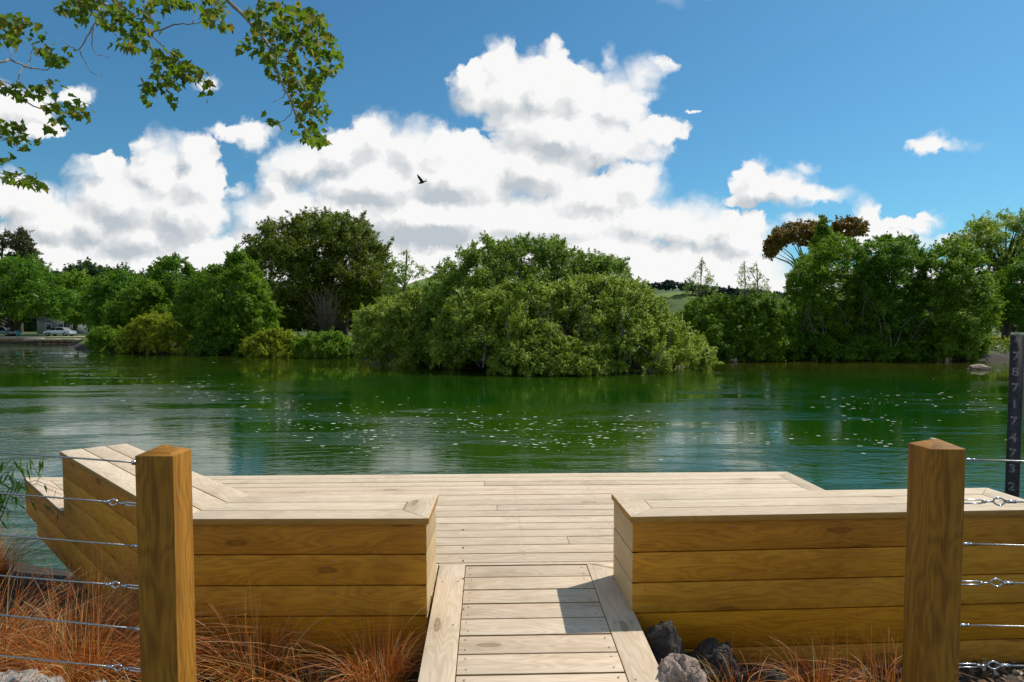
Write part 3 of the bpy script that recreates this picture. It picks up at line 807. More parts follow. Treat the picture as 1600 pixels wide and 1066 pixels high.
LM = {}; DENS = 2.1
LM['oak'] = leaf_mat('deep green leaves', (.048, .150, .006), (.12, .25, .010), (.20, .34, .02), trans=.5, freq=.25)
LM['mid'] = leaf_mat('mid green leaves', (.085, .190, .006), (.19, .31, .012), (.29, .40, .03), trans=.52, freq=.3)
LM['bright'] = leaf_mat('bright green leaves', (.11, .220, .008), (.20, .33, .014), (.31, .43, .04), trans=.52, freq=.4)
LM['yellow'] = leaf_mat('yellow green leaves', (.25, .30, .010), (.36, .40, .015), (.46, .47, .04), trans=.48, freq=.5)
LM['olive'] = leaf_mat('olive dome leaves', (.075, .110, .006), (.15, .19, .010), (.24, .26, .03), trans=.42, freq=.2)
LM['willow'] = leaf_mat('grey green willow leaves', (.19, .27, .012), (.34, .42, .03), (.60, .66, .18), trans=.48, freq=.45)
LM['willowd'] = leaf_mat('green willow leaves', (.11, .20, .010), (.21, .31, .02), (.42, .51, .12), trans=.48, freq=.4)
LM['copper'] = leaf_mat('copper leaves', (.20, .085, .010), (.32, .15, .018), (.12, .15, .02), trans=.35, freq=.4)
LM['conifer'] = leaf_mat('conifer needles', (.022, .045, .010), (.060, .070, .012), (.11, .095, .02), trans=.15, freq=.3)
LM['blue'] = leaf_mat('distant pine needles', (.020, .045, .040), (.030, .060, .048), trans=.1, freq=.05)  # blue cast of distance haze put into the needle colour
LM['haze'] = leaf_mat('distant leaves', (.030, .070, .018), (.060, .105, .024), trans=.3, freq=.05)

T = tree
# far left
T('pine_tree', 'thin flat-topped pine at the far left edge of the picture', 'tree', [(-60,376),(-30,362),(5,359),(28,368),(26,384),(8,392),(-20,392),(-45,398),(-65,390)], 150, 3, LM['conifer'], .34, (6,11), .9, 90, ((3,372),), tr=.3, squash=.5, k=12)
T('conifer_tree', 'dark pointed conifer rising behind the big round tree at far left', 'tree', [(34,352),(44,368),(56,383),(50,388),(64,397),(56,402),(69,413),(66,440),(2,440),(14,405),(8,400),(20,386),(16,380),(28,368)], 138, 4, LM['conifer'], .34, (5,9), 1.1, 90, ((34,356),), tr=.3, squash=.55, k=20)
T('round_tree', 'big dark round tree with a stout forked trunk beside the landing', 'tree', [(-90,440),(-40,415),(0,405),(40,410),(75,420),(95,438),(112,455),(120,480),(114,503),(85,500),(60,492),(35,505),(10,498),(-20,507),(-90,500)], 108, 9, LM['oak'], .36, (9,17), 1.1, 190, ((17,470),(25,480)), tr=.5, k=12)
T('landing_tree', 'yellowish tree with two leaning trunks near the silver car', 'tree', [(95,430),(125,424),(150,440),(155,480),(142,504),(112,507),(98,497),(95,470)], 116, 6, LM['bright'], .34, (7,13), 1.0, 150, ((104,480),(118,480)), tr=.35, k=8)
T('leafy_tree', 'dark leafy tree behind the small shoreline shrub at left', 'tree', [(138,450),(160,432),(200,424),(225,440),(222,480),(210,522),(150,526),(132,505),(132,480)], 92, 6, LM['oak'], .32, (8,15), 1.1, 170, group=None)
T('leafy_tree', 'medium green tree rising just behind the yellow-green shrub', 'tree', [(165,520),(165,480),(190,455),(235,438),(262,450),(268,500),(262,530),(170,532)], 74, 4, LM['mid'], .24, (7,13), 1.1, 190)
T('leafy_tree', 'tall dark tree with a small tufted top above the yellow-green shrub', 'tree', [(228,440),(240,420),(255,408),(275,402),(296,412),(308,436),(316,480),(312,530),(235,530),(222,480)], 80, 6, LM['oak'], .27, (7,13), 1.1, 180)
T('leafy_tree', 'green tree squeezed between the tufted tree and the pointed bright tree', 'tree', [(276,525),(270,480),(290,445),(315,425),(345,430),(350,545),(280,548)], 68, 4, LM['mid'], .22, (7,13), 1.1, 190)
T('poplar_tree', 'pointed bright green tree standing left of the great dome tree', 'tree', [(308,470),(318,432),(335,412),(352,414),(362,392),(372,384),(385,404),(405,420),(418,452),(432,488),(434,520),(420,550),(330,553),(305,520)], 60, 4, LM['bright'], .19, (7,12), 1.1, 230, ((370,420),))
T('dome_tree', 'great domed dark olive tree, highest of the left bank', 'tree', [(384,400),(386,375),(418,350),(450,347),(465,336),(500,330),(530,334),(548,344),(575,356),(590,384),(606,392),(614,420),(622,470),(612,515),(560,512),(545,500),(520,505),(490,498),(450,520),(420,520),(402,460)], 82, 9, LM['olive'], .28, (9,19), 1.5, 260, ((497,470),(517,470),(540,480)), tr=.32, k=14)
# centre
T('wispy_tree', 'thin wispy tree with sparse twigs right of the great dome tree', 'tree', [(596,470),(602,435),(615,404),(630,390),(640,402),(655,415),(668,418),(672,440),(668,490),(640,500),(600,500)], 62, 2, LM['willowd'], .17, (4,8), .8, 30, ((634,392),), tr=.1, k=24, fill=1.7)
T('willow_bush', 'pale willow bush between the dome tree and the great central willow', 'bush', [(550,540),(556,500),(580,478),(610,466),(645,455),(672,462),(695,480),(705,530),(700,574),(640,574),(600,568),(556,562)], 42, 3, LM['willow'], .12, (8,15), 1.25, 300, tr=.08)
T('willow_tree', 'tall rear willow of the central mass, darker with a feathery top', 'tree', [(612,560),(640,520),(655,470),(680,428),(700,402),(735,384),(762,374),(775,384),(792,380),(818,370),(835,378),(850,372),(868,376),(895,372),(902,392),(930,404),(950,402),(972,408),(985,425),(1000,445),(1015,480),(1015,562),(700,574)], 41, 4.5, LM['willowd'], .13, (9,18), 1.25, 340, tr=.2, k=20)
T('willow_bush', 'broad pale front willow of the central mass leaning over the river', 'bush', [(684,500),(700,470),(735,455),(765,452),(800,440),(860,444),(900,436),(940,432),(985,438),(1010,446),(1030,470),(1052,490),(1075,515),(1096,535),(1116,558),(1108,574),(1060,577),(950,578),(765,580),(700,574),(672,555),(680,520)], 37.5, 4.5, LM['willow'], .125, (9,17), 1.3, 330, tr=.12, k=16)
T('willow_bush', 'low willow skirt dipping into the water below the central mass', 'bush', [(758,586),(770,560),(800,540),(850,530),(900,535),(940,550),(952,570),(950,588),(860,588)], 33.5, 1.6, LM['willow'], .11, (7,12), 1.2, 300, tr=.06, zbase=.1)
T('sapling', 'slim conical sapling with an open top right of the central willow', 'tree', [(1097,402),(1106,420),(1118,436),(1122,450),(1120,480),(1076,480),(1068,450),(1074,436),(1084,430),(1090,415)], 47, 1.2, LM['willowd'], .10, (3,5), .7, 13, ((1097,404),), tr=.045, k=40, fill=1.6)
T('sapling', 'ragged sapling with two thin tops left of the copper tree', 'tree', [(1155,460),(1152,435),(1162,406),(1172,425),(1182,408),(1190,428),(1202,440),(1206,470),(1150,478)], 48, 1.2, LM['willowd'], .11, (3,6), .6, 13, ((1163,408),(1184,412)), tr=.045, k=22, fill=1.6)
T('riverside_bush', 'mixed green thicket on the bank under the two saplings', 'bush', [(1050,530),(1062,490),(1085,468),(1120,462),(1150,470),(1180,460),(1215,468),(1240,490),(1245,562),(1110,562),(1060,560)], 48, 3, LM['mid'], .15, (7,13), 1.2, 220, tr=.08)
# right
T('copper_tree', 'copper-leaved umbrella tree with bare limbs showing, on the right bank', 'tree', [(1190,402),(1196,382),(1212,362),(1232,350),(1262,346),(1290,350),(1302,372),(1280,392),(1258,386),(1240,378),(1222,388),(1206,404)], 72, 3.5, LM['copper'], .22, (6,11), 1.1, 150, ((1258,440),), tr=.22, bark='bark', k=12, squash=.6, trunk_top=1262)
T('copper_tree', 'small rounded copper treetop right of the umbrella tree', 'tree', [(1296,356),(1312,344),(1335,341),(1354,350),(1352,364),(1330,368),(1302,370)], 76, 2.5, LM['copper'], .23, (5,9), 1.1, 120, ((1325,380),), tr=.18, k=8, squash=.6)
T('poplar_tree', 'narrow green top poking up between the two copper crowns', 'tree', [(1276,362),(1284,334),(1292,345),(1300,362),(1310,400),(1265,400)], 60, 1.2, LM['mid'], .16, (4,7), 1.0, 90, ((1285,340),), tr=.08, k=10)
RG = None
T('riverside_tree', 'broad green tree below the copper crowns, its foliage reaching the water', 'tree', [(1226,470),(1232,436),(1245,410),(1262,396),(1285,378),(1312,366),(1335,372),(1350,400),(1355,480),(1352,558),(1250,560),(1228,520)], 52, 4, LM['mid'], .16, (9,17), 1.2, 300, tr=.18, k=12)
T('riverside_tree', 'full green tree in the middle of the right bank thicket', 'tree', [(1338,400),(1348,378),(1372,370),(1395,374),(1420,372),(1440,392),(1450,440),(1452,560),(1340,560)], 51, 4, LM['oak'], .16, (9,17), 1.2, 300, tr=.18, k=12)
T('riverside_tree', 'rounded bright green tree at the right end of the thicket', 'tree', [(1432,430),(1440,395),(1462,378),(1485,372),(1512,384),(1535,408),(1552,444),(1560,490),(1548,530),(1520,545),(1470,560),(1436,560)], 50, 4, LM['mid'], .155, (9,16), 1.2, 300, tr=.18, k=12)
T('umbrella_tree', 'wide flat-crowned pale tree at the far right edge', 'tree', [(1486,366),(1510,350),(1550,338),(1600,328),(1660,330),(1720,350),(1720,420),(1640,425),(1590,400),(1556,408),(1530,396),(1500,384)], 66, 5, LM['willow'], .19, (8,14), .95, 150, ((1572,430),), tr=.35, k=26, squash=.5)
T('leafy_tree', 'dark green tree at the right edge above the flowering bank', 'tree', [(1568,450),(1575,415),(1600,398),(1660,390),(1720,410),(1720,500),(1600,508),(1575,500),(1566,480)], 60, 4, LM['oak'], .18, (9,16), 1.15, 220, tr=.25)
T('leafy_tree', 'shaded tree glimpsed behind the right thicket and umbrella tree', 'tree', [(1490,430),(1520,400),(1560,395),(1585,420),(1590,480),(1575,505),(1500,510)], 64, 3, LM['olive'], .19, (7,12), .9, 130, tr=.2)
T('riverside_bush', 'low light green bush at the foot of the right end tree', 'bush', [(1462,560),(1468,535),(1490,522),(1520,518),(1545,525),(1548,545),(1530,562)], 47, 1.5, LM['bright'], .13, (6,10), 1.0, 160, tr=.05)
T('riverside_bush', 'dark overhanging bush on the shadowed bank below the copper tree', 'bush', [(1195,560),(1205,530),(1240,520),(1300,520),(1360,525),(1420,530),(1465,540),(1465,563),(1200,563)], 48.5, 1.5, LM['oak'], .14, (6,11), 1.1, 200, tr=.05)
# left shore shrubs
T('shore_shrub', 'rounded yellow-green shrub at the waterline before the left trees', 'shrub', [(183,548),(190,520),(210,502),(238,490),(262,494),(285,512),(302,535),(306,552),(240,554)], 61, 2.5, LM['yellow'], .17, (6,11), 1.2, 260, tr=.06)
T('shore_shrub', 'small green shrub at the waterline beside the landing wall', 'shrub', [(138,546),(142,524),(160,512),(182,516),(195,530),(196,551),(150,551)], 64, 2, LM['bright'], .17, (6,10), 1.1, 220, tr=.06)
T('shore_shrub', 'dark shrub at the waterline below the pointed bright tree', 'shrub', [(296,552),(300,530),(330,518),(380,522),(400,540),(400,555),(330,555)], 58, 2, LM['oak'], .16, (6,10), 1.1, 200, tr=.06)
T('shore_shrub', 'yellowish grassy shrub spilling over the bank below the dome tree, left part', 'shrub', [(378,558),(382,534),(405,520),(440,516),(462,524),(466,560)], 54, 2, LM['yellow'], .15, (6,10), 1.1, 220, tr=.05)
T('shore_shrub', 'green shrub spilling over the bank below the dome tree, right part', 'shrub', [(458,562),(462,530),(490,520),(530,522),(552,535),(556,563)], 52, 2, LM['bright'], .15, (6,10), 1.1, 200, tr=.05)
# bare grey shrub
rootb = empty('bare_shrub', Py(510, 520, 72)); tag(rootb, 'leafless grey shrub at the foot of the great dome tree', 'shrub')
mbb = MB()
for i in range(150):
    b0 = Py(510 + random.uniform(-8, 8), 518, 72); tpx, tpy = random.gauss(510, 17), random.uniform(448, 500)
    e0 = Py(tpx, tpy, 70.5 + random.uniform(-1, 1)); mdl = b0.lerp(e0, .5) + Vector((random.uniform(-.4, .4), random.uniform(-.3, .3), random.uniform(-.1, .4)))
    mbb.tube([b0, mdl, e0], [.03, .02, .008], 4, cap=False)
mbb.build('branches', M['bark_grey'], rootb)

def wood_mass(name, label, poly, D, thick, mat, leaf, cr, per, cover=1.2):
    c, r, px, py = crown_points(poly, D, thick, cr, cover)
    p_, nrm = clump_leaves(c, r, per, leaf)
    o = leaves_mesh(name, p_, nrm, np.full(len(p_), leaf), mat, None, .6); tag(o, label, 'trees', kind='stuff')
wood_mass('far_wood', 'far dark wood closing the view behind the left bank trees', [(-200,440),(-100,432),(0,430),(90,424),(105,416),(125,420),(134,410),(142,414),(148,408),(156,420),(200,428),(260,432),(330,430),(400,440),(500,450),(620,455),(700,450),(700,522),(-200,522)], 175, 12, LM['haze'], .6, (8,14), 190)
wood_mass('far_wood', 'far dark wood behind the right bank trees', [(1030,508),(1070,496),(1100,470),(1140,470),(1200,466),(1260,460),(1400,450),(1560,452),(1750,440),(1750,512),(1010,512)], 150, 10, LM['haze'], .5, (8,14), 190)
wood_mass('far_wood', 'dark pine wood along the ridge of the far hills', [(1000,447),(1045,441),(1070,445),(1100,449),(1200,457),(1250,463),(1250,484),(1190,476),(1100,460),(1060,451),(1010,452)], 560, 10, LM['blue'], 2.2, (3,6), 60)
wood_mass('bank_undergrowth', 'shaded undergrowth along the far bank', [(1110,562),(1112,540),(1200,520),(1350,515),(1500,520),(1520,562)], 55, 1.5, LM['oak'], .17, (7,12), 120)

# ------------------------------------------------------------------ grasses on the near bank
def gz(x, y): return float(gh2(np.array([[x]]), np.array([[y]]))[0, 0])
m, n = mat_new('copper sedge')
isl = n.node('ShaderNodeNewGeometry').outputs['Random Per Island']
tcs = n.node('ShaderNodeUVMap').outputs[0]; hh = n.node('ShaderNodeSeparateXYZ', {0: tcs}).outputs[0]
c1 = n.ramp(isl, [(0, (.32, .050, .004)), (.3, (.55, .13, .008)), (.55, (.50, .19, .015)), (.8, (.64, .30, .06)), (.92, (.76, .54, .26)), (1, (.22, .26, .05))])
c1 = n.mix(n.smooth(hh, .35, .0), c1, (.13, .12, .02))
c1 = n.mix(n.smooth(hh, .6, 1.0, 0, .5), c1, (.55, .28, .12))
pr = principled(n, Base_Color=c1, Roughness=.55); tr = n.node('ShaderNodeBsdfTranslucent', {0: c1})
out(n, n.node('ShaderNodeMixShader', {0: .3, 1: pr, 2: tr})); M['sedge'] = m
def tussock(x, y, size, n_, label, lean=(0, 0), width=.0026, mat='sedge', spread=.10, name='sedge_tussock', group='copper sedge tussocks on the near bank', arch=1.0, z=None):
    z0 = gz(x, y) if z is None else z
    S = 7; a = rng.uniform(0, 2 * math.pi, n_); rad = rng.random(n_) ** .5 * spread
    b0 = np.stack([x + np.cos(a) * rad, y + np.sin(a) * rad, np.full(n_, z0 - .03)], -1)
    a2 = a + rng.normal(size=n_) * .7; L = size * rng.uniform(.55, 1.35, n_); out_ = np.clip(rng.normal(size=n_) * .36 + .72, .05, 1.5) * arch
    h = np.stack([np.cos(a2) + lean[0], np.sin(a2) + lean[1], np.zeros(n_)], -1)
    wig = unit(rng.normal(size=(n_, 3))) * (rng.random(n_) ** 2)[:, None]
    vs, w_ = [], []
    side = unit(np.cross(h, np.array([0, 0, 1.0])) + rng.normal(size=(n_, 3)) * .5)
    for k in range(S):
        t = k / (S - 1)
        p_ = b0 + h * (out_ * L * (.25 * t + .75 * t ** 2.1))[:, None] + np.array([0, 0, 1.0]) * (L * (t * 1.05 - .62 * out_ * t ** 2.6))[:, None] + wig * (L * .07 * math.sin(t * 3.2))[:, None]
        wd = width * (1 - .8 * t) * rng.uniform(.9, 1.1, n_)
        vs += [p_ - side * wd[:, None] * .5, p_ + side * wd[:, None] * .5]
    V = np.stack(vs, 1).reshape(-1, 3); base = (np.arange(n_) * 2 * S)[:, None]
    fl = []; uvl = []
    for k in range(S - 1):
        fl.append(base + np.array([2 * k, 2 * k + 1, 2 * k + 3, 2 * k + 2])); 
    Fc = np.stack(fl, 1).reshape(-1, 4)
    u0 = np.array([[k / (S - 1), k / (S - 1), (k + 1) / (S - 1), (k + 1) / (S - 1)] for k in range(S - 1)])
    UV = np.zeros((n_, S - 1, 4, 2), np.float32); UV[..., 0] = u0[None]
    o = mesh_np(name, V, Fc, 4, M[mat] if isinstance(mat, str) else mat, None, UV.reshape(-1, 2), origin=(x, y, z0))
    tag(o, label, 'grass', group); return o
GS = [(-3.75, 4.6, .50, 900, 'copper sedge tussock highest on the left bank, beside the river and under the cables', (.3, -.1)),
      (-1.78, 2.62, .50, 1500, 'big copper sedge tussock left of the left post, flopping over pale stones', (.35, 0)),
      (-2.25, 2.75, .50, 1300, 'pale-tipped sedge tussock at the lower left corner of the picture', (.5, .1)),
      (-2.05, 3.15, .46, 900, 'orange sedge tussock behind the lowest left cables, before the angled arm', (.2, 0)),
      (-1.50, 2.85, .42, 900, 'sedge tussock just left of the left post, before the angled arm', (-.2, 0)),
      (-1.12, 2.80, .40, 900, 'copper sedge tussock just right of the left post', (-.1, 0)),
      (-.58, 2.78, .34, 800, 'copper sedge tussock against the bench front, nearest the ramp', (0, 0)),
      (-.86, 2.72, .20, 300, 'low thin sedge tuft between the two tussocks before the left bench', (0, 0)),
      (.93, 2.66, .22, 260, 'small sedge tuft among the dark boulders right of the ramp', (-.2, 0)),
      (1.32, 2.74, .25, 520, 'low copper sedge tussock before the right bench', (-.3, 0)),
      (1.60, 2.74, .28, 320, 'thin upright sedge tuft beside the left face of the right post', (0, 0))]
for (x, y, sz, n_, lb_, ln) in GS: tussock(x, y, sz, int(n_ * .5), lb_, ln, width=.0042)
# green plant at the left edge
m = leaf_mat('fresh willow leaves', (.05, .15, .012), (.10, .24, .02), trans=.45, freq=3)
gp = empty('leafy_shoot', (-3.55, 4.35, gz(-3.55, 4.35))); tag(gp, 'bright green narrow-leaved shoot reaching in from the left edge above the sedge', 'plant')
st = MB(); lc, ln_, ld = [], [], []
for i in range(16):
    b0 = Vector((-3.62 + random.uniform(-.15, .1), 4.35 + random.uniform(-.2, .2), gz(-3.6, 4.35)))
    tipx = random.uniform(-3.55, -3.14) if i < 11 else random.uniform(-3.2, -3.0); tp = Vector((tipx, 4.3 + random.uniform(-.25, .2), b0.z + random.uniform(.55, .88) if i < 11 else b0.z + random.uniform(.5, .7)))
    md = b0.lerp(tp, .55) + Vector((-.12, 0, .32)); pts = [b0, b0.lerp(md, .5) + Vector((-.05, 0, .05)), md, md.lerp(tp, .5) + Vector((0, 0, .06)), tp]
    st.tube(pts, [.005, .004, .003, .002, .001], 5, cap=False)
    for q in range(26 if i < 11 else 5):
        t = random.uniform(1.2, 3.95); k_ = int(t); p_ = pts[k_].lerp(pts[k_ + 1], t - k_)
        lc.append(p_); ld.append(Vector((random.uniform(-.5, .6), random.uniform(-.4, .4), random.uniform(-1.3, -.2))).normalized())
st.build('stem', M['bark'], gp)
lm = MB()
for p_, d_ in zip(lc, ld):
    L = random.uniform(.07, .13); s_ = d_.cross(Vector((random.uniform(-1, 1), random.uniform(-1, 1), .3))).normalized() * .007
    lm.add([p_, p_ + d_ * L * .4 + s_, p_ + d_ * L, p_ + d_ * L * .4 - s_], [(0, 1, 2, 3)])
lm.build('leaves', m, gp)

# ------------------------------------------------------------------ stones
def rock_mat(name, c1, c2, moss=None):
    m, n = mat_new(name); p = n.node('ShaderNodeTexCoord').outputs['Object']
    a = n.noise(p, 9, 8, .68); b = n.noise(p, 38, 6, .7)
    cr = n.node('ShaderNodeTexVoronoi', {'Vector': n.v('ADD', p, n.v('MULTIPLY', n.noise(p, 6, 3, out=1), (.2, .2, .2))), 'Scale': 11}, feature='DISTANCE_TO_EDGE').outputs[0]
    col = n.mix(n.smooth(a, .35, .65), c1, c2); col = n.mix(n.smooth(b, .5, .7, 0, .6), col, tuple(.45 * q for q in c1))
    col = n.mix(n.m('MULTIPLY', n.smooth(cr, .03, .0, 0, .6), n.smooth(a, .45, .6)), col, tuple(.25 * q for q in c1))
    if moss: col = n.mix(n.smooth(n.noise(p, 5, 5, .6), .56, .64), col, moss)
    h = n.m('ADD', a, n.m('ADD', n.m('MULTIPLY', b, .35), n.m('MULTIPLY', n.smooth(cr, 0, .05), .25)))
    out(n, principled(n, Base_Color=col, Roughness=.9, Normal=n.node('ShaderNodeBump', {'Height': h, 'Strength': 1.0, 'Distance': .04}).outputs[0])); return m
M['rock_l'] = rock_mat('lichened rock', (.34, .24, .18), (.56, .42, .33), (.20, .20, .06))
M['rock_d'] = rock_mat('dark boulder', (.040, .034, .028), (.10, .085, .068))
M['rock_p'] = rock_mat('pale stone', (.42, .36, .30), (.60, .53, .46))
import bmesh
def rock(name, label, c, s, mat, seed, cat='rock', group=None):
    bm = bmesh.new(); bmesh.ops.create_icosphere(bm, subdivisions=5, radius=1)
    for v in bm.verts:
        q = v.co.normalized(); o_ = Vector((seed * 7.1, seed * 3.3, seed))
        cell = mnoise.cell(q * 1.6 + o_)
        r = 1 + .24 * mnoise.fractal(q * 1.1 + o_, 1, 2, 3) + .07 * mnoise.fractal(q * 6 + o_, .9, 2, 4) + .10 * mnoise.ridged_multi_fractal(q * 2.3 + o_, .9, 2.1, 4, 1, 2) - .12
        q2 = q * r
        for pl in range(3):
            nn = Vector((math.sin(seed * 3 + pl * 2.4), math.cos(seed * 5 + pl * 1.7), math.sin(seed + pl * 3.1) * .7)).normalized(); dd_ = q2.dot(nn) - .88
            if dd_ > 0: q2 -= nn * dd_ * .85
        v.co = Vector((q2.x * s[0], q2.y * s[1], q2.z * s[2]))
    me = bpy.data.meshes.new(name); bm.to_mesh(me); bm.free(); me.polygons.foreach_set('use_smooth', [True] * len(me.polygons))
    me.materials.append(mat); o = bpy.data.objects.new(name, me); o.location = c; ROOT.link(o); tag(o, label, cat, group); return o
rg = 'boulders beside the ramp'
rock('boulder', 'lichened grey-pink boulder in the sun against the right edge of the ramp', (.665, 2.5, .89), (.12, .15, .23), M['rock_l'], 1, group=rg)
rock('boulder', 'dark shaded boulder directly behind the sunlit one, touching the bench front', (.66, 2.84, .86), (.13, .12, .21), M['rock_d'], 2, group=rg)
rock('boulder', 'dark shaded boulder before the right bench, second from the ramp', (.90, 2.86, .76), (.16, .12, .21), M['rock_d'], 3, group=rg)
rock('boulder', 'low dark boulder before the right bench, farthest from the ramp', (1.14, 2.82, .72), (.16, .12, .17), M['rock_d'], 4, group=rg)
rock('boulder', 'dark low stone under the left bench beside the ramp', (-.47, 2.9, .70), (.14, .1, .17), M['rock_d'], 5, group=rg)
rock('boulder', 'dark stone between the two sedges before the left bench', (-.85, 2.9, .74), (.15, .1, .16), M['rock_d'], 6, group=rg)
pg_ = 'pale edging stones at the lower left'
rock('edging_stone', 'large pale stone at the bottom left corner', (-1.80, 2.32, .97), (.24, .15, .17), M['rock_p'], 7, group=pg_)
rock('edging_stone', 'small pale stone between the corner stone and the white slab', (-1.52, 2.32, .95), (.10, .1, .14), M['rock_p'], 8, group=pg_)
rock('edging_stone', 'flat white stone just left of the foot of the left post', (-1.30, 2.36, .97), (.15, .13, .13), M['rock_p'], 9, group=pg_)
rock('edging_stone', 'pale stone cut off by the left edge of the picture, above the corner sedge', (-2.78, 3.25, .80), (.14, .15, .22), M['rock_p'], 10, group=pg_)
q = Pz(1530, 577, 0); rock('river_rock', 'lone grey rock breaking the water near the right bank', (q.x, q.y, .05), (.55, .5, .24), M['rock_l'], 11)
q = Pz(1555, 556, .3); rock('rock_ledge', 'low brown rock ledge on the right shore under the flowers', (q.x, 51.5, .42), (2.2, .9, .35), rock_mat('brown ledge', (.20, .12, .07), (.34, .24, .16)), 12)
rock('rock_ledge', 'second brown rock ledge running out of the right edge', (q.x + 3.4, 52.2, .45), (2.0, .9, .33), M['rock_l'], 13)

# ------------------------------------------------------------------ water level gauge
gy = 5.5; gc = Py(1590, 523, gy); gw = .05
gr = empty('depth_gauge', (gc.x, gy, 0)); tag(gr, 'tall dark river depth gauge post with worn white numerals at the right edge', 'gauge')
gb = MB(); rr = Matrix.Rotation(math.radians(-40), 3, 'Z')
bc_ = rr @ Vector((0, .04, 0)); gb.box((gc.x + bc_.x, gy + bc_.y, (gc.z - 1.5) / 2), (.098, .09, gc.z + 1.5), rr); gb.build('post', M['under'], gr, bevel=.004)
M['gaugeblack'] = simple('weathered black board', (.022, .022, .026), .6, 0, 30, .5)
M['numeral'] = simple('worn white paint', (.17, .17, .18), .7, 0, 90, .9)
bb_ = MB(); fc = rr @ Vector((0, -.018, 0)); bb_.box((gc.x + fc.x, gy + fc.y, (gc.z - .3) / 2), (.088, .012, gc.z + .3), rr); board = bb_.build('number_board', M['gaugeblack'], gr)
for ch, py in zip('7787174732', (529, 557, 581.5, 606, 632, 658, 684, 708, 732, 760)):
    cu = bpy.data.curves.new('numeral', 'FONT'); cu.body = ch; cu.size = .098; cu.align_x = 'CENTER'; cu.align_y = 'CENTER'; cu.extrude = .0015; cu.offset = .003
    to = bpy.data.objects.new('numeral', cu); ROOT.link(to); dg = bpy.context.evaluated_depsgraph_get()
    me = bpy.data.meshes.new_from_object(to.evaluated_get(dg)); bpy.data.objects.remove(to); bpy.data.curves.remove(cu)
    me.materials.clear(); me.materials.append(M['numeral']); no = bpy.data.objects.new('numeral', me); ROOT.link(no); no.parent = board
    f2_ = rr @ Vector((-.004, -.0262, 0)); z = Py(1588, py, gy).z
    no.location = Vector((gc.x + f2_.x, gy + f2_.y, z)) - parent_world(board); no.rotation_euler = (math.radians(90), 0, math.radians(-40))

# ------------------------------------------------------------------ overhanging tree
OV = 5.4
lmat = leaf_mat('overhead leaves', (.062, .115, .007), (.125, .185, .014), (.21, .16, .025), trans=.6, freq=1.2)
ot = empty('overhanging_tree', (-7.2, 4.4, gz(-7.2, 4.4))); tag(ot, 'tree leaning in from beyond the upper left, its pale leafy branches hanging into the sky', 'tree')
BR = [ # (points in picture units, start radius px, end radius px)
 ([(60,-260),(230,-130),(320,-50),(355,0),(381,24),(402,49),(420,73),(434,115),(446,140),(457,164),(462,182),(474,198),(483,210),(487,222)], 9, 1.0),
 ([(340,-40),(385,-20),(409,3),(428,18),(444,35),(462,42)], 3, 1), ([(402,49),(425,40),(446,35),(470,50)], 2, .8), ([(416,70),(440,88),(465,101),(490,108),(515,100)], 2.2, .8),
 ([(457,164),(455,178),(445,188),(434,191),(418,190)], 1.6, .7), ([(446,140),(443,152),(436,156),(426,160)], 1.6, .7), ([(434,112),(450,122),(465,130),(480,135)], 1.6, .7), ([(446,140),(462,160),(480,172),(495,170)], 1.5, .7),
 ([(405,52),(410,30),(406,10)], 1.4, .7), ([(474,198),(490,210),(505,216)], 1.2, .6),
 ([(-60,-260),(60,-90),(156,0),(175,14),(196,31),(217,45),(231,52),(252,47),(280,37),(300,38),(320,33)], 7, 1.0),
 ([(217,46),(230,65),(241,84),(259,105),(270,112),(290,122)], 2.6, .8), ([(231,52),(250,68),(266,87),(283,103),(300,118),(318,140)], 2.4, .8),
 ([(120,-60),(150,0),(154,25),(147,38),(136,58),(124,77),(115,75),(105,70),(96,60)], 3.4, .8), ([(124,77),(131,94),(143,114),(159,119)], 1.8, .7), ([(146,42),(143,60),(145,75),(154,86),(172,89)], 1.8, .7),
 ([(154,25),(170,45),(189,63)], 2.4, .8), ([(259,105),(250,130),(245,148)], 1.4, .7), ([(200,32),(222,18),(228,0)], 1.6, .7), ([(300,36),(308,20)], 1.3, .6), ([(241,84),(240,110),(243,118)], 1.3, .6),
 ([(-420,-140),(-150,40),(-60,90),(0,96),(16,94),(42,105),(58,107),(73,110),(82,100),(86,88)], 5, .9), ([(16,94),(19,82),(14,66),(10,50)], 1.7, .7), ([(42,105),(50,85),(50,70)], 1.5, .7), ([(42,105),(35,108),(23,130),(5,128),(-60,90)], 1.9, 1.2),
 ([(-420,-140),(-120,60),(-30,110),(0,126),(21,147),(52,165),(84,175),(105,175),(115,172),(133,161),(145,168)], 4, .8), ([(23,130),(40,140),(56,150),(72,165),(84,183)], 2.0, .7), ([(95,176),(100,188),(108,195)], 1.2, .6),
 ([(-120,60),(-50,180),(0,213),(15,222),(28,231)], 3, .8), ([(-30,195),(10,205),(30,208),(50,216)], 1.6, .7), ([(-50,180),(-20,235),(8,250),(22,246)], 1.8, .7), ([(-20,235),(-10,262),(12,275),(35,280),(58,290)], 1.8, .7)]
tk = MB(); base = Vector((-7.2, 4.4, gz(-7.2, 4.4)))
J = [Py(60, -260, OV), Py(-60, -260, OV), Py(-420, -140, OV)]
tk.tube([base - Vector((0, 0, .5)), base, base + Vector((.1, 0, 1.5)), base + Vector((.3, .2, 3.0)), base + Vector((.9, .5, 4.4))], [.3, .24, .2, .17, .12], 14)
for j in J: e_ = base + Vector((.6, .35, 3.9)); tk.tube([e_ - Vector((.2, .1, .5)), e_.lerp(j, .35) + Vector((0, 0, .35)), e_.lerp(j, .7) + Vector((0, 0, .3)), j], [.1, .08, .06, .05], 10)
tk.build('trunk', M['bark_pale'], ot, smooth=True)
bsegs = []
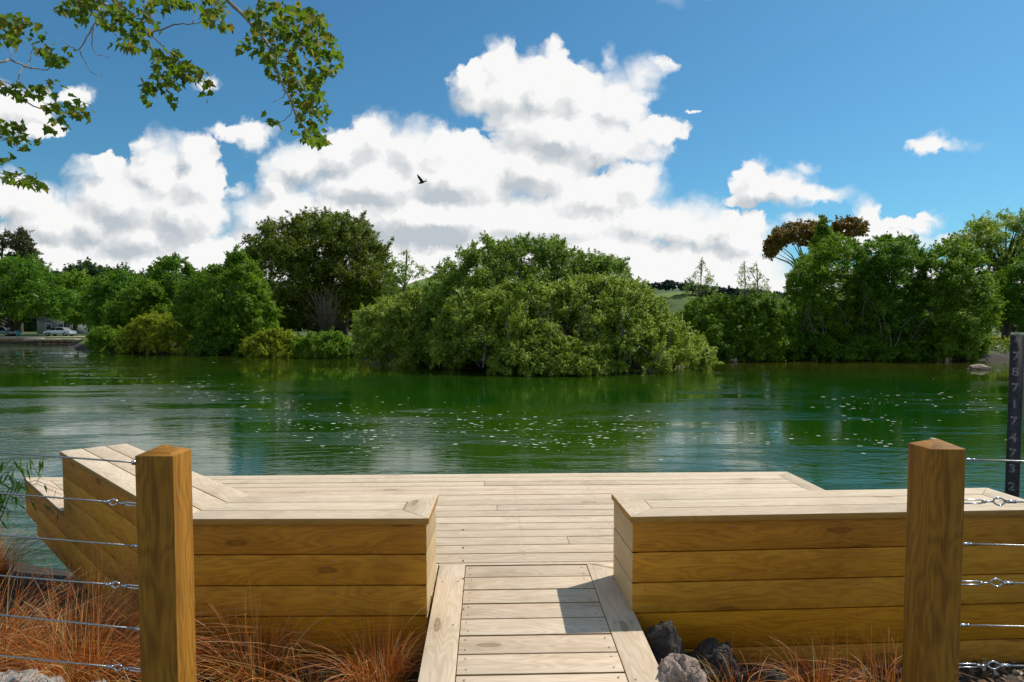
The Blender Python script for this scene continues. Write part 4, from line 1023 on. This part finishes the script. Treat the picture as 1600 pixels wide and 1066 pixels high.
for i, (pts, r0_, r1_) in enumerate(BR):
    n_ = len(pts); bm_ = MB(); P3 = []
    for k, (px, py) in enumerate(pts):
        dy = .28 * math.sin(i * 1.7 + k * .55) if k else 0
        if (px, py) in ((60,-260),(-60,-260),(-420,-140)): dy = 0
        P3.append(Py(px, py, OV + dy * min(1, k / 3)))
    # smooth the run
    fine = []
    for k in range(n_ - 1):
        p0_, p1_, p2_, p3_ = P3[max(k - 1, 0)], P3[k], P3[k + 1], P3[min(k + 2, n_ - 1)]
        for t in (0, .33, .66): fine.append(.5 * ((2 * p1_) + (p2_ - p0_) * t + (2 * p0_ - 5 * p1_ + 4 * p2_ - p3_) * t * t + (3 * p1_ - p0_ - 3 * p2_ + p3_) * t ** 3) + Vector((random.gauss(0, .004), 0, random.gauss(0, .004))))
    fine.append(P3[-1]); rr_ = [(r0_ + (r1_ - r0_) * (t ** .8)) * OV / F * .5 for t in np.linspace(0, 1, len(fine))]
    bm_.tube(fine, rr_, 7); bm_.build('branch', M['bark_pale'], ot, smooth=True)
    bsegs += fine[len(fine) // 4:]
LR = [([(372,68),(395,45),(388,15),(405,0),(455,2),(485,8),(512,30),(520,60),(538,90),(530,115),(505,118),(498,135),(510,170),(504,195),(522,215),(505,233),(480,230),(462,215),(470,190),(462,165),(450,140),(430,128),(420,110),(412,88),(390,80)], 1.5),
 ([(410,182),(432,180),(440,188),(430,195),(412,194)], 1.5),
 ([(88,-8),(350,-8),(352,36),(338,44),(322,34),(300,10),(262,8),(248,22),(246,50),(236,62),(215,78),(190,76),(172,62),(165,40),(150,30),(128,36),(118,20),(92,22)], 1.3),
 ([(218,122),(242,104),(246,78),(270,72),(290,90),(310,105),(335,135),(342,146),(322,158),(306,132),(284,126),(276,160),(240,154),(224,156),(228,128)], 1.25),
 ([(-30,50),(12,20),(40,22),(60,35),(60,50),(35,50),(28,75),(0,62),(-30,70)], 1.3), ([(50,62),(95,72),(108,88),(95,108),(70,90),(55,85)], 1.2), ([(0,132),(50,130),(90,126),(92,138),(60,153),(30,156),(5,148)], 1.2),
 ([(70,162),(105,155),(135,155),(150,172),(120,186),(112,200),(80,205),(72,190),(85,175)], 1.15), ([(0,186),(25,185),(35,205),(60,212),(62,225),(45,238),(30,230),(0,212)], 1.2), ([(0,240),(25,242),(12,252),(0,256)], 1.2), ([(0,268),(48,262),(67,286),(60,298),(25,288),(0,286)], 1.3)]
lfm = MB()
outl = [(0, 0), (.22, .10), (.48, .12), (.36, .34), (.46, .56), (.24, .60), (.13, .80), (0, 1.0)]
for poly, dens in LR:
    P_ = np.array(poly, float); lo, hi = P_.min(0), P_.max(0)
    area = abs(sum(poly[i][0] * poly[(i + 1) % len(poly)][1] - poly[(i + 1) % len(poly)][0] * poly[i][1] for i in range(len(poly)))) / 2
    ncl = int(area / 92 * dens); qx = rng.uniform(lo[0], hi[0], ncl * 8); qy = rng.uniform(lo[1], hi[1], ncl * 8); ok = inside(qx, qy, poly)
    qx, qy = qx[ok][:ncl], qy[ok][:ncl]
    for px, py in zip(qx, qy):
        y_ = OV + random.gauss(0, .24); c_ = Py(px, py, y_)
        for q in range(random.randint(2, 4)):
            o_ = c_ + Vector((random.gauss(0, .02), random.gauss(0, .03), random.gauss(0, .015)))
            L = random.uniform(.036, .078); d_ = Vector((random.uniform(-1, 1), random.uniform(-1, 1), random.uniform(-1.2, .15))).normalized()
            nrm = Vector((random.gauss(0, .5), random.gauss(0, .5), 1)); s_ = d_.cross(nrm).normalized(); nrm = s_.cross(d_)
            vs = [o_ + d_ * L * v + nrm * (-.22 * L * v * v) + s_ * L * u + nrm * (abs(u) * L * .3) for u, v in outl] + [o_ + d_ * L * v + nrm * (-.22 * L * v * v) - s_ * L * u + nrm * (abs(u) * L * .3) for u, v in outl[1:-1]]
            m_ = len(outl); left = [0] + list(range(1, m_)); right = [0] + [m_ - 1] + [m_ + k for k in range(m_ - 3, -1, -1)]
            lfm.add(vs, [tuple(left), tuple(right)])
    # a few catkin-like hanging bits of twig are left to the branches
lfm.build('leaves', lmat, ot)

# ------------------------------------------------------------------ bird
BY = 58.0
def BP(px, py, dy=0): return Py(px, py, BY + dy)
br = MB(); spine = [(653.2, 287.3), (655, 286.6), (657.5, 285.6), (660, 284.8), (662, 284.1), (664, 283.6), (666, 283.4), (667.8, 283.5)]
br.tube([BP(*q) for q in spine], [.015, .05, .10, .12, .085, .04, .042, .006], 8)
def wing(pts_le, pts_te):
    n_ = len(pts_le); vs = [v + Vector((0, 0, .012)) for v in pts_le] + [v for v in pts_te] + [v - Vector((0, 0, .012)) for v in pts_le]
    fs = []
    for k in range(n_ - 1): fs += [(k, k + 1, n_ + k + 1, n_ + k), (2 * n_ + k, n_ + k, n_ + k + 1, 2 * n_ + k + 1)]
    br.add(vs, fs)
wing([BP(661.6, 283.4), BP(659, 279.5, -.3), BP(655, 275.2, -.7), BP(652.1, 272.4, -.9)], [BP(657.2, 285.4), BP(655.2, 281.5, -.25), BP(652.6, 277, -.65), BP(651.6, 273, -.9)])
wing([BP(662.4, 283.6, .1), BP(664.6, 281.6, .6), BP(667.6, 280.0, 1.1)], [BP(660.4, 284.8, .1), BP(663.6, 282.9, .6), BP(667.2, 280.6, 1.1)])
M['bird'] = simple('black plumage', (.012, .012, .014), .6)
o = br.build('flying_bird', M['bird'], None, origin=tuple(BP(660, 284.8))); tag(o, 'dark long-necked bird flying in front of the clouds', 'bird')

# ------------------------------------------------------------------ the landing at far left
LD = 98.5
def bxp(mb, x0, x1, y0, y1, z0, z1): mb.box(((x0 + x1) / 2, (y0 + y1) / 2, (z0 + z1) / 2), (x1 - x0, y1 - y0, z1 - z0))
xa, xb, xc = Py(-120, 530, LD).x, Py(66, 530, LD).x, Py(136, 530, LD).x
lw = empty('river_wall', (xb, LD, 0)); tag(lw, 'low timber-faced river wall with a pale capping along the far left landing', 'wall')
mb = MB(); bxp(mb, xa, xc, LD - .1, LD + .5, -.8, .62); mb.build('wall', M['under'], lw)
mb = MB(); bxp(mb, xa, xb, LD - .25, LD + .7, .64, .86); mb.build('capping', simple('pale concrete', (.42, .38, .30), .8, 0, 4, .2), lw)
jt = empty('jetty', ((xb + xc) / 2, LD - 2, 0)); tag(jt, 'narrow boarded jetty on dark piles beside the river wall', 'jetty')
mb = MB(); bxp(mb, xb - .5, xc, LD - 3.2, LD - .27, .52, .74); mb.build('decking', simple('weathered boards', (.40, .35, .28), .8, 0, 3, .25), jt)
for k in range(7):
    mb = MB(); x_ = xb + (xc - xb) * k / 6 * .98; mb.tube([(x_, LD - 3.0, -.9), (x_, LD - 3.0, .5)], .12, 8); mb.build('pile', M['under'], jt)
mb = MB(); bxp(mb, xa, xc + 1, LD + .8, LD + 7, .9, 1.02); tag(mb.build('path', simple('gravel path', (.42, .34, .25), .9, 0, 2, .2), None, origin=(xb, LD + 4, .9)), kind='structure')
def car(name, label, x, y, z, col, L=4.3, flip=1, body_style=0):
    c = empty(name, (x, y, z)); tag(c, label, 'car', None)
    H = 1.42; prof = [(-.5, .28), (-.5, .62), (-.47, .82), (-.40, .88), (-.30, .93), (-.20, 1.36), (-.10, 1.42), (.12, 1.42), (.22, 1.34), (.32, .98), (.44, .86), (.495, .70), (.5, .30)]
    mb = MB(); n_ = len(prof); vs = []
    for sy_, k in ((-1, 0), (1, 1)):
        for u, h in prof: vs.append(Vector((x + u * L * flip, y + sy_ * (.86 if h < .95 else .72), z + h)))
    fs = [tuple(range(n_))[::-1], tuple(range(n_, 2 * n_))] + [(i, (i + 1) % n_, n_ + (i + 1) % n_, n_ + i) for i in range(n_)]
    mb.add(vs, fs); mb.build('body', simple('car paint', col, .25, .5), c, bevel=.05)
    gl = MB()
    for u0, u1 in ((-.26, -.04), (-.02, .26)):
        q = [(u0 if u0 < -.1 else u0, .96), (u1, .96), (u1 - (.06 if u1 > .1 else 0), 1.33), (u0 + (.07 if u0 < -.1 else 0), 1.33)]
        gl.add([Vector((x + u * L * flip, y - .875 + (h - .96) * .38, z + h)) for u, h in q], [(0, 1, 2, 3)])
    gl.build('side_window', simple('car glass', (.015, .018, .02), .08), c)
    for u in (-.32, .31):
        for sy_ in (-1, 1):
            w = MB(); w.tube([(x + u * L, y + sy_ * .70, z + .31), (x + u * L, y + sy_ * .90, z + .31)], .31, 18); wo = w.build('wheel', simple('tyre', (.02, .02, .02), .8), c)
            w = MB(); w.tube([(x + u * L, y + sy_ * .88, z + .31), (x + u * L, y + sy_ * .915, z + .31)], .19, 12); w.build('rim', M['steel'], wo)
    for u, cc in ((-.495, (.5, .05, .03)), (.49, (.8, .8, .75))):
        w = MB(); w.box((x + u * L * flip, y - .62, z + .72), (.06, .34, .13)); w.build('headlight' if u > 0 else 'tail_light', simple('lamp glass', cc, .2), c)
cz = 1.03
car('parked_car', 'silver hatchback parked side-on under the trees behind the jetty', Py(90.5, 525, 104).x, 104.5, cz, (.50, .50, .54))
car('parked_car', 'grey car half cut off by the left edge of the picture', Py(0, 525, 106).x, 106.5, cz, (.28, .29, .30), flip=-1)
hb_ = empty('house', (Py(85, 520, 128).x, 130, 1)); tag(hb_, 'low grey house glimpsed between the trunks behind the silver car', 'house')
hx0, hx1 = Py(58, 520, 128).x, Py(112, 520, 128).x
mb = MB(); bxp(mb, hx0, hx1, 128, 134, .8, 4.2); mb.build('wall', simple('grey weatherboard', (.17, .18, .17), .8), hb_)
mb = MB(); mb.add([(hx0 - .4, 127.5, 4.2), (hx1 + .4, 127.5, 4.2), (hx1 + .4, 134.5, 4.2), (hx0 - .4, 134.5, 4.2), (hx0 - .4, 131, 5.7), (hx1 + .4, 131, 5.7)], [(0, 1, 5, 4), (2, 3, 4, 5), (0, 4, 3), (1, 2, 5), (0, 3, 2, 1)]); mb.build('roof', simple('dark roof', (.10, .10, .11), .7), hb_)
for u in (.25, .6):
    mb = MB(); x_ = hx0 + (hx1 - hx0) * u; bxp(mb, x_, x_ + 1.2, 127.93, 128.02, 2.0, 3.2); fr_ = mb.build('window', simple('white frame', (.7, .7, .7), .5), hb_)
    mb = MB(); bxp(mb, x_ + .1, x_ + 1.1, 127.9, 127.925, 2.1, 3.1); mb.build('pane', simple('window glass', (.03, .04, .05), .1), fr_)
sx0 = Py(144, 510, 122).x
sh_ = empty('shed', (sx0 + 1.2, 123, 1)); tag(sh_, 'small white shed showing through the leaves right of the jetty', 'shed')
mb = MB(); bxp(mb, sx0, sx0 + 2.2, 122, 124.5, .8, 3.2); mb.build('wall', simple('white boards', (.75, .75, .73), .6), sh_)
mb = MB(); mb.add([(sx0 - .2, 121.8, 3.2), (sx0 + 2.4, 121.8, 3.2), (sx0 + 2.4, 124.7, 3.2), (sx0 - .2, 124.7, 3.2), (sx0 + 1.1, 121.8, 4.0), (sx0 + 1.1, 124.7, 4.0)], [(0, 1, 4), (1, 2, 5, 4), (2, 3, 5), (3, 0, 4, 5), (0, 3, 2, 1)]); mb.build('roof', simple('white roof', (.6, .6, .6), .6), sh_)
bx_ = Py(28, 523, 103).x
bn = empty('litter_bin', (bx_, 103, 1.03)); tag(bn, 'small teal litter bin beside the big round tree', 'bin')
mb = MB(); mb.tube([(bx_, 103, 1.03), (bx_, 103, 1.85)], [.24, .3], 12); mb.build('body', simple('teal plastic', (.05, .30, .30), .5), bn)
mb = MB(); mb.tube([(bx_, 103, 1.85), (bx_, 103, 1.93)], [.33, .28], 12); mb.build('lid', simple('dark teal plastic', (.03, .18, .18), .5), bn)

# yellow flowers and long grass on the right bank
fx = rng.uniform(39.5, 52, 420); fy = rng.uniform(53.5, 58, 420); fz_ = full_h(fx, fy) + rng.uniform(.35, .75, 420)
o = leaves_mesh('flowers', np.stack([fx, fy, fz_], -1), unit(rng.normal(size=(420, 3)) + [0, -.6, .8]), np.full(420, .22), leaf_mat('yellow petals', (.62, .42, .02), (.75, .55, .03), trans=.3), None, .8); tag(o, 'yellow flowers in the long grass', 'flowers', kind='stuff')
gx = rng.uniform(37, 60, 14000); gy_ = rng.uniform(50.5, 60, 14000); ok = gy_ > far_shore(gx) + .3; gx, gy_ = gx[ok], gy_[ok]
o = leaves_mesh('bank_grass', np.stack([gx, gy_, full_h(gx, gy_) + rng.uniform(0, .4, len(gx))], -1), unit(rng.normal(size=(len(gx), 3)) + [0, -.9, .2]), np.full(len(gx), .34), leaf_mat('long bank grass', (.10, .15, .012), (.20, .25, .025), trans=.4), None, .3); tag(o, 'long grass on the bank', 'grass', kind='stuff')
gx = rng.uniform(-24, -8, 16000); gy_ = far_shore(gx) + rng.uniform(.4, 9, 16000)
o = leaves_mesh('bank_grass', np.stack([gx, gy_, full_h(gx, gy_) + rng.uniform(0, .5, len(gx))], -1), unit(rng.normal(size=(len(gx), 3)) + [0, -.9, .2]), np.full(len(gx), .36), LM['yellow'], None, .3); tag(o, 'long grass on the bank under the dome tree', 'grass', kind='stuff')

# ------------------------------------------------------------------ foam flecks drifting on the river
ST = [([(60,575),(330,608),(480,640),(620,682)], 11, 330), ([(0,562),(60,560),(150,568)], 6, 120), ([(400,650),(480,672),(600,690)], 12, 120), ([(700,655),(850,676),(1020,668)], 12, 240), ([(820,690),(1000,688)], 5, 40),
      ([(1080,684),(1250,682),(1400,690)], 6, 60), ([(1290,630),(1420,622),(1575,634)], 7, 110), ([(1310,655),(1450,660),(1480,668)], 6, 26), ([(1400,695),(1578,692)], 5, 10), ([(540,640),(700,650)], 8, 40), ([(80,545),(140,550)], 3, 40)]
fv, ff, ft = [], [], []
for pts, sprd, n_ in ST:
    P_ = np.array(pts, float); seg = np.hypot(*(P_[1:] - P_[:-1]).T); cum = np.concatenate([[0], np.cumsum(seg)])
    for _ in range(n_):
        t = random.uniform(0, cum[-1]); px = np.interp(t, cum, P_[:, 0]) + random.gauss(0, sprd * 2.2); py = np.interp(t, cum, P_[:, 1]) + random.gauss(0, sprd * 1.15)
        if py < 545: continue
        c_ = Pz(px, py, .004); w = random.uniform(.2, 1.0) ** 2.5 * .13 + .024; w *= (.5 + c_.y / 36); asp = random.uniform(.3, .9)
        k_ = len(fv); nn = 7; ph = random.random() * 6
        for q in range(nn):
            a = ph + q * 2 * math.pi / nn; rr_ = random.uniform(.55, 1.1)
            fv.append((c_.x + math.cos(a) * w * .5 * rr_ * 1.2, c_.y + math.sin(a) * w * .6 * rr_ * asp, .004))
        ff += list(range(k_, k_ + nn)); ft.append(nn)
o = mesh_np('river_foam', fv, ff, ft, simple('foam', (.50, .55, .40), .6), None); tag(o, 'white foam flecks drifting in streaks on the river', 'foam', kind='stuff')

# ------------------------------------------------------------------ mulch and small gravel on the near bank
nn_ = 9000; mx = rng.uniform(-3.6, 2.6, nn_); my = rng.uniform(1.9, 3.6, nn_); ok = (mx < -.42) | (mx > .60); mx, my = mx[ok], my[ok]
mz = gh2(mx.reshape(1, -1), my.reshape(1, -1))[0] + rng.uniform(.002, .02, len(mx))
o = leaves_mesh('bark_mulch', np.stack([mx, my, mz], -1), unit(rng.normal(size=(len(mx), 3)) * .5 + [0, 0, 1]), np.full(len(mx), .045), leaf_mat('bark chips', (.10, .055, .025), (.24, .15, .08), (.42, .34, .24), trans=.0, freq=6, rough=.9), None, .45); tag(o, 'bark mulch and gravel between the sedges', 'mulch', kind='stuff')

for nm, lab in (('willow_bush', 'broad pale front'), ('willow_tree', 'tall rear willow'), ('riverside_tree', 'full green tree'), ('riverside_tree', 'broad green tree')):
    for o_ in list(bpy.data.objects):
        if o_.name.startswith(nm) and o_.get('label', '').startswith(lab):
            tw = MB(); bx0 = parent_world(o_)
            for i in range(26):
                b0 = bx0 + Vector((random.uniform(-6.5, 6.5) * (.9 if 'willow' in nm else .55), random.uniform(-4.0, -2.2), random.uniform(-.2, 1.2)))
                e0 = b0 + Vector((random.uniform(-1.6, 1.6), random.uniform(-1.2, .3), random.uniform(1.2, 3.4)))
                md = b0.lerp(e0, .5) + Vector((random.uniform(-.35, .35), random.uniform(-.2, .2), random.uniform(-.1, .3)))
                tw.tube([b0, b0.lerp(md, .5) + Vector((random.uniform(-.1, .1), 0, 0)), md, md.lerp(e0, .5) + Vector((random.uniform(-.15, .15), 0, .1)), e0], [.045, .04, .03, .02, .008], 5, cap=False)
            tw.build('dead_twigs', M['bark_grey'], o_)
